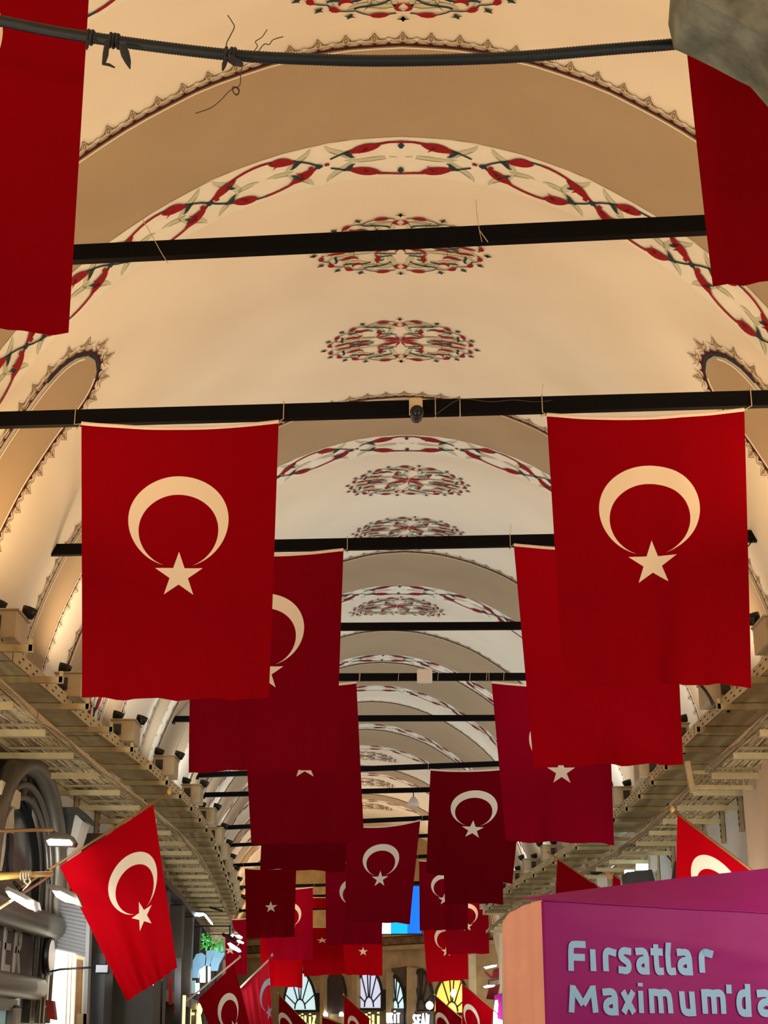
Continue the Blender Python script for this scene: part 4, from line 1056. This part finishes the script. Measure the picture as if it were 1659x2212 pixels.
# shopfronts further along the left wall: panelled bronze bays
D = 17.3; k = 0
while D < 44:
    L = 2.55; xw = wx(D+L/2, -1, 3.55); t = thing('shopfront', (xw, D+L/2, 0), 'panelled grey metal shopfront, %s bay beyond the lit entrance' % ORDN[k], 'shopfront', 'panelled shopfronts along the left wall')
    x0 = wx(D, -1, 3.72); x1 = wx(D+L, -1, 3.72)
    m = MB(); m.bar((x0, D, CZ+1.35), (x1, D+L, CZ+1.35), .16, 1.5); m.build('fascia', 'greybox', t)
    m = MB(); m.bar((x0+.08, D, CZ+2.12), (x1+.08, D+L, CZ+2.12), .34, .10); m.build('cornice', 'metald', t)
    m = MB(); m.bar((x0+.14, D, CZ+.55), (x1+.14, D+L, CZ+.55), .3, .16); m.build('canopy', 'metal', t)
    m = MB(); m.box(Vector((x0+.12, D+.12, (CZ+2.0)/2)), (.34,.24,CZ+2.0), bev=.02); m.build('pilaster', 'metald', t)
    m = MB(); m.bar((x0-.02, D+.3, CZ-.35), (x1-.02, D+L, CZ-.35), .06, 1.6); m.build('shop_glass', 'darkglass' if k % 3 else 'tealglass', t)
    m = MB()
    pts = [Vector((x0+.12+(x1-x0)*q+.0, D+L*q, CZ+1.3+.42*math.sin(q*6.28))) for q in [i/16 for i in range(17)]]
    m.tube(pts, .022, 6); m.build('swag_moulding', 'metal', t)
    D += L; k += 1
tag(pxbox('dark_pier', rect(196,2060,228,2300), 16.6, .5, 'black'), 'black pier between the lit entrance and the panelled shops', 'pier')
tag(pxbox('dark_cabinet', [(228,2098),(332,2104),(332,2300),(228,2300)], 18.0, .6, 'greybox'), 'dark grey cabinet front below the big slanted flag', 'cabinet')
for x0, x1, y, D, mm, lab in ((336,352,2120,20.5,'black','black post left of the coral strip'),(378,392,2070,22,'black','tall black post right of the coral strip')):
    tag(pxbox('shop_post', rect(x0,y,x1,2300), D, .2, mm), lab, 'post')
tag(pxbox('coral_strip', [(365,2109),(371,2108),(372,2170),(364,2170)], 20.2, .03, 'redplain'), 'narrow coral red strip hanging between black posts', 'strip')
tag(pxbox('coral_strip', [(375,2172),(378,2172),(378,2190),(376,2188)], 20.4, .03, 'redplain'), 'short coral red tail below the narrow coral strip', 'strip')
tag(pxbox('lit_strip', rect(395,2150,401,2240), 22.5, .03, 'signyellow'), 'thin glowing yellow upright strip left of the lower left flag', 'light')
t = thing('glowing_sign', at_D(420,2200,30), 'pair of glowing cream letters behind the lower left flag', 'sign')
a = at_D(406,2212,30); s1 = (at_D(407,2212,30)-a).x
for i, ch in enumerate('FR'): glyph('letter', ch, at_D(406+i*17, 2214, 30), Vector((1,0,0)), az, 14*s1, 36*s1, 5*s1, Vector((0,-1,0)), .04, 'signyellow', t)
# satin drapes, garland, pale panels
t = thing('blue_drapes', at_D(450,2100,28), 'pale blue satin drapes over a shop stand, left of the staff flags', 'drape')
for pts in ([(424,2061),(436,2058),(446,2066),(444,2085),(430,2095),(428,2112),(407,2112),(409,2090)], [(446,2054),(466,2050),(458,2070),(452,2086),(442,2086)], [(468,2046),(482,2044),(485,2062),(474,2082),(470,2097),(456,2097),(455,2075)]):
    pxbox('fold', pts, 28, .12, 'bluecloth', t)
t = thing('garland', at_D(455,2030,27.6), 'bright green leafy garland above the pale blue drapes', 'garland')
m = MB(); rnd = random.Random(3)
for k in range(150):
    x = rnd.uniform(434, 484); y = 2016 + rnd.uniform(0, 36) + max(0, x-456)*.25
    if x > 456 and y < 2028: continue
    p = at_D(x, y, 27.5+rnd.uniform(-.1,.1)); r_ = .035
    a = Vector((rnd.uniform(-1,1), rnd.uniform(-1,1), rnd.uniform(-1,1))).normalized(); b = a.orthogonal().normalized()
    m.quad(p-a*r_, p-b*r_*.5, p+a*r_, p+b*r_*.5)
tag(m.build('leaves', 'garland', t), kind='stuff')
for x0,y0,x1,y1,mm,lab in ((432,2084,443,2122,'ledcool','pale glowing panel under the first blue drape'),(449,2088,454,2122,'ledcool','narrow glowing panel between the blue drapes'),(407,2118,422,2146,'tealglass','small pale glass case under the blue drapes'),(424,2124,430,2146,'led','small white lamp beside the glass case')):
    tag(pxbox('light_box' if 'panel' in lab else ('glass_case' if 'case' in lab else 'led_lamp'), rect(x0,y0,x1,y1), 28.3, .06, mm), lab, 'panel' if 'panel' in lab else ('case' if 'case' in lab else 'lamp'))
def spot(poly, D, lab, m='ledcool'):
    t = thing('spot_lamp', at_D(*poly[0], D), lab, 'lamp')
    cx = sum(p[0] for p in poly)/len(poly); cy = sum(p[1] for p in poly)/len(poly)
    pxbox('lens', poly, D, .03, m, t); pxbox('housing', [(cx+(x-cx)*1.12-.5, cy+(y-cy)*1.2-1.5) for x, y in poly], D+.035, .08, 'black', t)
spot([(415,1973),(424,1971),(440,1972),(446,1976),(430,1980),(417,1978)], 29, 'flat cool white lamp under the left cable trays')
spot([(441,1978),(446,1977),(458,1992),(460,1998),(455,1996)], 29, 'slanting cool lamp just right of the flat one')
spot([(498,2020),(503,2017),(506,2020),(502,2024)], 30, 'leftmost of three small lamps on the black frame')
spot([(506,2020),(516,2019),(524,2024),(522,2028),(512,2026)], 30, 'upper right of three small lamps on the black frame')
spot([(511,2031),(517,2030),(527,2036),(525,2039),(514,2036)], 30, 'lower right of three small lamps on the black frame')
spot([(491,2038),(497,2036),(518,2050),(521,2056),(515,2057),(498,2048)], 29.6, 'long slanting lamp under the black frame')
for pts, lab in (([(430,1999),(496,1999),(496,2001),(430,2002)],'upper black rail of the lamp frame'),([(449,2017),(496,2018),(496,2020),(449,2019)],'lower black rail of the lamp frame'),([(495,1998),(498,1998),(498,2022),(495,2022)],'upright of the black lamp frame'),([(480,2014),(512,2030),(510,2035),(480,2022)],'slanted black arm holding the small lamps'),([(452,1957),(482,1966),(480,1970),(453,1962)],'short thick black bar under the left trays')):
    tag(pxbox('frame_rail', pts, 29.9, .05, 'black'), lab, 'rail')

# ---------------------------------------------------------------- right side
t = thing('pilaster', (3.9, 13, 0), 'plain beige pilaster at the right edge below the trays', 'pilaster')
m = MB(); x = 3.72; m.box(Vector((x+.25, 12.2, (CZ+3.1)/2)), (.5, 7.0, CZ+3.1), bev=.03); m.build('shaft', 'wallbeige', t)
t = thing('lattice_bracket', at_D(1560,1687,15.0), 'short steel lattice piece between the pilaster and an upright', 'bracket')
for y in (1669, 1700):
    m = MB(); m.bar(at_D(1496,y,15.1), at_D(1625,y+1,15.1), .05, .035); m.build('chord', 'galv', t)
for i in range(9):
    xa = 1502+i*13; m = MB(); m.bar(at_D(xa,1671,15.1), at_D(xa+7,1697,15.1), .012, .012, (0,1,0)); m.bar(at_D(xa+7,1697,15.12), at_D(xa+13,1671,15.12), .012, .012, (0,1,0)); m.build('lattice', 'galvd', t)
m = MB(); m.bar(at_D(1484,1645,15.0), at_D(1496,1712,15.0), .05, .06, (0,1,0)); m.build('upright', 'galv', t)
m = MB(); m.tube([at_D(x,y,12.6) for x, y in [(1514,1480),(1524,1492),(1534,1508),(1541,1523)]], .014, 8); tag(m.build('black_pipe', 'black'), 'short black pipe end above the right trays', 'pipe')
m = MB(); m.tube([at_D(x,y,22) for x, y in smooth_path([(1434,1795),(1440,1810),(1438,1840),(1448,1856),(1459,1866)], 5)], .012, 6); tag(m.build('hanging_cable', 'black'), 'black cable drooping down the white wall at right', 'cable')
tag(pxbox('dark_opening', [(1459,1860),(1452,1905),(1466,1905),(1466,1862)], 19, .1, 'black'), 'narrow black frame edge left of the large right flag', 'frame')
t = thing('flood_lamp', at_D(1315,1870,25), 'oval cool white flood lamp under the right cable trays', 'lamp')
pxbox('lens', [(1298,1876),(1305,1870),(1322,1868),(1333,1871),(1328,1877),(1312,1881),(1300,1880)], 24.8, .03, 'ledcool', t)
pxbox('housing', [(1296,1875),(1303,1868),(1322,1865),(1335,1870),(1330,1878),(1312,1883),(1298,1882)], 24.85, .1, 'black', t)
pxbox('yoke', [(1311,1855),(1321,1855),(1321,1869),(1318,1869),(1318,1858),(1314,1858),(1314,1869),(1311,1869)], 24.85, .03, 'black', t)
tag(pxbox('lamp_bracket', [(1275,1885),(1300,1881),(1302,1886),(1290,1890),(1277,1889)], 24.7, .05, 'black'), 'black arm left of the oval flood lamp', 'bracket')
tag(pxbox('sign_box', [(1354,1884),(1408,1878),(1416,1905),(1414,1925),(1362,1925),(1356,1900)], 21, .5, 'greybox'), 'dark grey sign box above the stand, right of the oval lamp', 'sign')
t = thing('star_ornament', at_D(1315,1893,22), 'small orange brown star shaped ornament near the oval lamp', 'ornament')
pxbox('body', [(1307,1884),(1315,1889),(1326,1886),(1322,1895),(1317,1902),(1312,1896)], 22, .03, 'orangew', t)
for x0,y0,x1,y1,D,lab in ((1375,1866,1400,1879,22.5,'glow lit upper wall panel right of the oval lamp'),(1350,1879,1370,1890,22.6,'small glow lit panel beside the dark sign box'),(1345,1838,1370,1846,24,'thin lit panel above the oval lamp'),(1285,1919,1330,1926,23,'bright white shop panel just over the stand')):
    tag(pxbox('lit_panel', rect(x0,y0,x1,y1), D, .06, 'ledcool'), lab, 'panel')  # lit wall panels, their brightness put in as glow
for i, (x0,y0,x1,y1,D) in enumerate(((1385,1822,1398,1872,23),(1405,1795,1420,1880,22),(1345,1890,1352,1925,22),(1290,1896,1312,1925,24))):
    tag(pxbox('duct', rect(x0,y0,x1,y1), D, .2, 'wall'), ('slim white duct right of the oval lamp','tall white duct beside the hanging cable','small white duct over the stand','white duct left of the star ornament')[i], 'duct')
# far right shops, between the lowest flags and the stand
t = thing('far_shopfront', at_D(1050,2200,38), 'white far shop wall with a pilaster right of the lowest flags', 'shopfront')
pxbox('pilaster', [(1012,2062),(1028,2060),(1030,2260),(1014,2260)], 44, .3, 'facade', t)
pxbox('lamp', [(1045,2089),(1062,2085),(1074,2084),(1072,2088),(1050,2093)], 36, .05, 'ledcool', t)
pxbox('lamp', [(1044,2131),(1052,2128),(1070,2128),(1066,2132),(1048,2134)], 35.5, .05, 'led', t)
pxbox('awning_arm', [(1043,2096),(1052,2100),(1066,2112),(1060,2114)], 36, .04, 'redcloth', t)
pxbox('awning_frame', [(1054,2116),(1078,2112),(1078,2116),(1058,2120),(1058,2128),(1080,2126),(1080,2130),(1054,2132)], 36, .05, 'black', t)
tag(pxbox('red_banner', [(1066,2094),(1078,2090),(1078,2112),(1062,2114)], 35.8, .03, 'redcloth'), 'red banner piece at the edge of the salmon cover, upper one', 'banner')
tag(pxbox('red_banner', [(1056,2134),(1080,2128),(1072,2160),(1050,2158)], 35.4, .03, 'redcloth'), 'red banner piece lower beside the salmon cover', 'banner')
tag(pxbox('purple_panel', [(1068,2150),(1085,2145),(1085,2260),(1060,2260)], 34.6, .1, 'purple'), 'dark purple panel low beside the salmon cover', 'panel')
tag(pxbox('white_letter', [(1070,2161),(1075,2160),(1076,2170),(1074,2200),(1085,2204),(1085,2216),(1066,2216),(1066,2190)], 34.4, .06, 'led'), 'glowing white letter shape beside the salmon cover', 'sign')

# ---------------------------------------------------------------- facade closing the far end
EA = Vector((4.3, 49.9, 0)); EB = Vector((-7.4, 62.0, 0)); ed = (EB-EA).normalized(); en = Vector((ed.y, -ed.x, 0))
if en.y > 0: en = -en
w = MB(); w.prism([EA, EB, EB+Vector((0,0,8.9)), EA+Vector((0,0,8.9))], -en*.5)
tag(w.build('wall_far', 'facade', origin=EA), kind='structure')
def onfar(px, py, off=0):
    r = ray(px, py); C0 = Vector((0,0,CZ)); k = ((EA+en*off)-C0).dot(en)/r.dot(en); return C0 + r*k
def farpoly(name, pts, off, th, m, parent=None, tg=None):
    b = MB(); b.prism([(lambda p: Vector((p.x, p.y, 0 if y >= 2240 else p.z)))(onfar(x, y, off+th)) for x, y in pts], -en*th); return b.build(name, m, parent)
z1 = onfar(860, 2040).z
for dz, h, o, mm, nm in ((.36,.20,.16,'facade','upper'),(.12,.24,.09,'facaded','middle'),(-.12,.14,.20,'facade','lower')):
    b = MB(); b.bar(EA+en*o/2+Vector((0,0,z1+dz)), EB+en*o/2+Vector((0,0,z1+dz)), o, h); tag(b.build('trim_'+{'upper':'1','middle':'2','lower':'3'}[nm], mm, origin=EA), kind='structure')
b = MB(); rnd = random.Random(9)
for k in range(60):
    p = EA + (EB-EA)*rnd.random() + en*.12 + Vector((0,0,z1+.5+rnd.uniform(0,.22))); q = p + ed*rnd.uniform(.2,.8) + Vector((0,0,rnd.uniform(-.06,.06)))
    b.tube([p, (p+q)/2+Vector((0,0,-.03)), q], .02, 5)
tag(b.build('cable_tangle', 'cable2'), 'tangle of dusty cables on the ledge of the far facade', 'cables', kind='stuff')
def fan_window(px, ytop, w, ybot, m, lab, shape='round', off=.02):
    t = thing('fan_window', onfar(px, ybot), lab, 'window', 'pointed windows of the far facade')
    L = px-w/2; R = px+w/2; hgt = ybot-ytop
    arc = []
    for i in range(13):
        u = i/12
        arc.append((L+(R-L)*u, ytop+hgt*.62*(1-max(0,1-abs(2*u-1)**1.7)**.75)))
    out = [(L-w*.05,ybot)] + arc + [(R+w*.05,ybot)]
    farpoly('pane', out, off, .05, m, t)
    b = MB(); b.tube([onfar(x, y, off+.06) for x, y in out+[out[0]]], .05, 6); fr = b.build('frame', 'lead', t)
    b = MB()
    cx, cy = px, ybot-hgt*.05; r0 = w*.17
    small = [(cx-r0*math.cos(math.pi*i/10), cy-hgt*.24*math.sin(math.pi*i/10)) for i in range(11)]
    b.tube([onfar(x, y, off+.07) for x, y in small], .028, 5)
    for a in (28, 62, 84, 96, 118, 152):
        ca, sa = math.cos(math.radians(a)), math.sin(math.radians(a))
        x1, y1 = cx-r0*ca, cy-hgt*.24*sa
        # stop at the arch
        k = 1.0; x2, y2 = x1, y1
        while k < 6:
            xx, yy = cx-r0*ca*k, cy-hgt*.24*sa*k
            u = (xx-L)/(R-L)
            if u < 0 or u > 1: break
            ya = ytop+hgt*.62*(1-max(0,1-abs(2*u-1)**1.7)**.75)
            if yy < ya: break
            x2, y2 = xx, yy; k += .05
        b.tube([onfar(x1, y1, off+.07), onfar(x2, y2, off+.07)], .024, 5)
    b.build('glazing_bars', 'lead', fr)
    return t
fan_window(648,2096,66,2184,'pane','white fan window left of the dark drape')
fan_window(797,2088,58,2180,'panelav','lavender fan window right of the dark drape')
fan_window(854,2108,38,2181,'pane','narrow pale blue pointed window under the dark recess')
fan_window(909,2094,50,2184,'panedark','unlit grey brown pointed window between blue and amber ones')
fan_window(976,2100,74,2190,'paneyellow','amber lit fan window under the lowest right flag')
t = thing('draped_arch', onfar(725,2190), 'dark draped arch between the two pale fan windows', 'drape')
farpoly('drape', [(701,2190),(700,2150),(705,2118),(714,2102),(728,2100),(738,2110),(744,2135),(746,2190)], .02, .1, 'drape', t)
for x in (701, 735): farpoly('candle_lamp', [(x-2.5,2195),(x-2.5,2190),(x,2186),(x+2.5,2190),(x+2.5,2195)], .2, .1, 'bulb', t)
t = thing('dark_recess', onfar(862,2110), 'dark square recess above the narrow blue window', 'recess')
farpoly('recess', [(845,2092),(876,2088),(877,2134),(872,2136),(858,2120),(849,2108)], .02, .06, 'brownsign', t)
for x0, x1, y0, lab in ((682,691,2145,'black pier right of the white fan window'),(822,833,2138,'black pier right of the lavender window'),(872,879,2132,'black pier right of the narrow blue window')):
    tag(farpoly('dark_pier', rect(x0,y0,x1,2260), .02, .15, 'black'), lab, 'pier')
for x0, x1, y0, lab in ((691,700,2104,'sandstone half column left of the dark drape'),(760,770,2104,'sandstone half column left of the lavender window'),(834,842,2100,'sandstone half column right of the lavender window'),(878,892,2090,'sandstone half column right of the dark recess')):
    tag(farpoly('half_column', rect(x0,y0,x1,2260), .02, .25, 'facade'), lab, 'column')
def sign(word, x0, x1, yb, yt, m, lab, off=.4, bg=True, w=.2):
    t = thing('glowing_sign', onfar((x0+x1)/2, yb), lab, 'sign')
    if bg: farpoly('board', rect(x0-6, yt-8, x1+6, yb+14), .1, .1, 'brownsign', t)
    n = len(word); A = onfar(x0, yb, off); B = onfar(x1, yb, off); T = onfar(x0, yt, off); ax = (B-A)/n
    for i, ch in enumerate(word):
        glyph('letter', ch, A+ax*i, ax.normalized(), az, ax.length*.82, (T.z-A.z)/1.23, ax.length*w, en, .05, m, t)
sign('FİLİZ', 642, 684, 2214, 2194, 'signyellow', 'glowing yellow shop name under the white fan window', w=.26)
sign('FİLİ', 786, 824, 2216, 2192, 'signyellow', 'glowing yellow shop name beside the orange red staff flag', w=.3)
sign('UKİT', 836, 866, 2210, 2188, 'signwhite', 'glowing white shop name under the narrow blue window', w=.28)
sign('SEAN', 893, 930, 2214, 2192, 'signwhite', 'glowing white shop name under the unlit window', w=.28)
t = thing('globe_lamp', onfar(928,2172,.6), 'bright round lamp above the glowing white shop name', 'lamp')
m = MB(); m.lathe([(.01,-.13),(.09,-.09),(.13,0),(.09,.09),(.01,.13)], onfar(928,2172,.7), 14); m.build('globe', 'bulb', t)
m = MB(); m.tube([onfar(928,2172,.7), onfar(928,2172,0)], .02, 6); m.build('arm', 'black', t)
t = thing('window_lamp', onfar(979,2146,.3), 'white lamp glowing inside the amber fan window', 'lamp')
m = MB(); m.lathe([(.01,-.12),(.07,-.07),(.09,0),(.05,.1),(.01,.13)], onfar(979,2146,.35), 14); m.build('globe', 'bulb', t)
m = MB(); m.tube([onfar(979,2146,.35), onfar(979,2146,0)], .02, 6); m.build('arm', 'black', t)
# video screen hung before the far facade
t = thing('video_screen', at_D(860,2000,49.6), 'blue video screen hanging at the far end of the street', 'screen')
pxbox('housing', rect(735,1909,913,2019), 49.7, .15, 'black', t)
pxbox('blue_picture', rect(845,1914,911,2016), 49.66, .03, 'bluescreen', t)
pxbox('cyan_picture', rect(845,1990,880,2016.5), 49.64, .03, 'cyanscreen', t)
pxbox('white_picture', rect(740,1914,844.5,2017), 49.66, .03, 'whitescreen', t)
# ---------------------------------------------------------------- lights
wd = bpy.data.worlds.new('world'); SC.world = wd; wd.use_nodes = True
wd.node_tree.nodes['Background'].inputs[0].default_value = (1,.97,.92,1); wd.node_tree.nodes['Background'].inputs[1].default_value = .12
def area(loc, aim, power, col, sx=.5, sy=.5):
    l = bpy.data.lights.new('lamp_or_fill', 'AREA'); l.energy = power; l.color = col; l.shape = 'RECTANGLE'; l.size = sx; l.size_y = sy
    o = bpy.data.objects.new('lamp_or_fill', l); COL.objects.link(o); o.location = loc
    o.rotation_euler = (Vector(aim)-Vector(loc)).to_track_quat('-Z', 'Y').to_euler()
def zone_col(D):
    warm = Vector((1,.63,.31)); neu = Vector((.95,.98,.98))
    if D < 14: return warm
    if D < 20: return warm.lerp(neu, (D-14)/6)
    if D < 40: return neu
    if D < 44: return neu.lerp(warm, (D-40)/4)
    return warm
D = .3
while D < 58:
    for sd in (-1, 1):
        if sd < 0 and 38 < D < 42: continue
        pw = 26 if D < 14 else (28 if D < 20 else (22 if D < 40 else 27))
        area((wx(D, sd, 3.0), D, CZ+3.42), (wx(D, sd, 1.9), D, CZ+7), pw, zone_col(D), .35, .35)
    D += 2.96
D = -3.0
while D < 50:     # added fill lights in place of unseen shop lamps, thrown up the street
    for sd in (-1, 1):
        if sd < 0 and D == 39.0: continue
        area((wx(D, sd, 3.1), D, CZ+(.7 if D > 1 else .0)), (wx(D, sd, .9), D+2.2, CZ+(3.0 if D > 1 else 1.0)), 33 if D < 12 else (19 if D < 42 else 42), (1,.87,.66) if D < 12 or D > 42 else (.96,.98,1), .5, .4)
    D += 3.0

for px, py, dd, ax_, ay_, ad, p in ((140,1945,12.9,290,2120,13.7,3.2),(130,1828,13.2,120,1950,13.6,3),(45,1950,12.4,60,2060,13.5,4)):
    area(at_D(px,py,dd)+Vector((0,-.03,-.03)), at_D(ax_,ay_,ad), p, (1,.97,.95), .2, .1)

SC.cycles.max_bounces = 5; SC.cycles.diffuse_bounces = 3; SC.cycles.glossy_bounces = 2; SC.cycles.transmission_bounces = 2
SC.cycles.transparent_max_bounces = 4; SC.cycles.use_adaptive_sampling = True; SC.cycles.adaptive_threshold = .05
SC.cycles.caustics_reflective = False; SC.cycles.caustics_refractive = False
SC.cycles.use_denoising = True
SC.view_settings.exposure = -.06
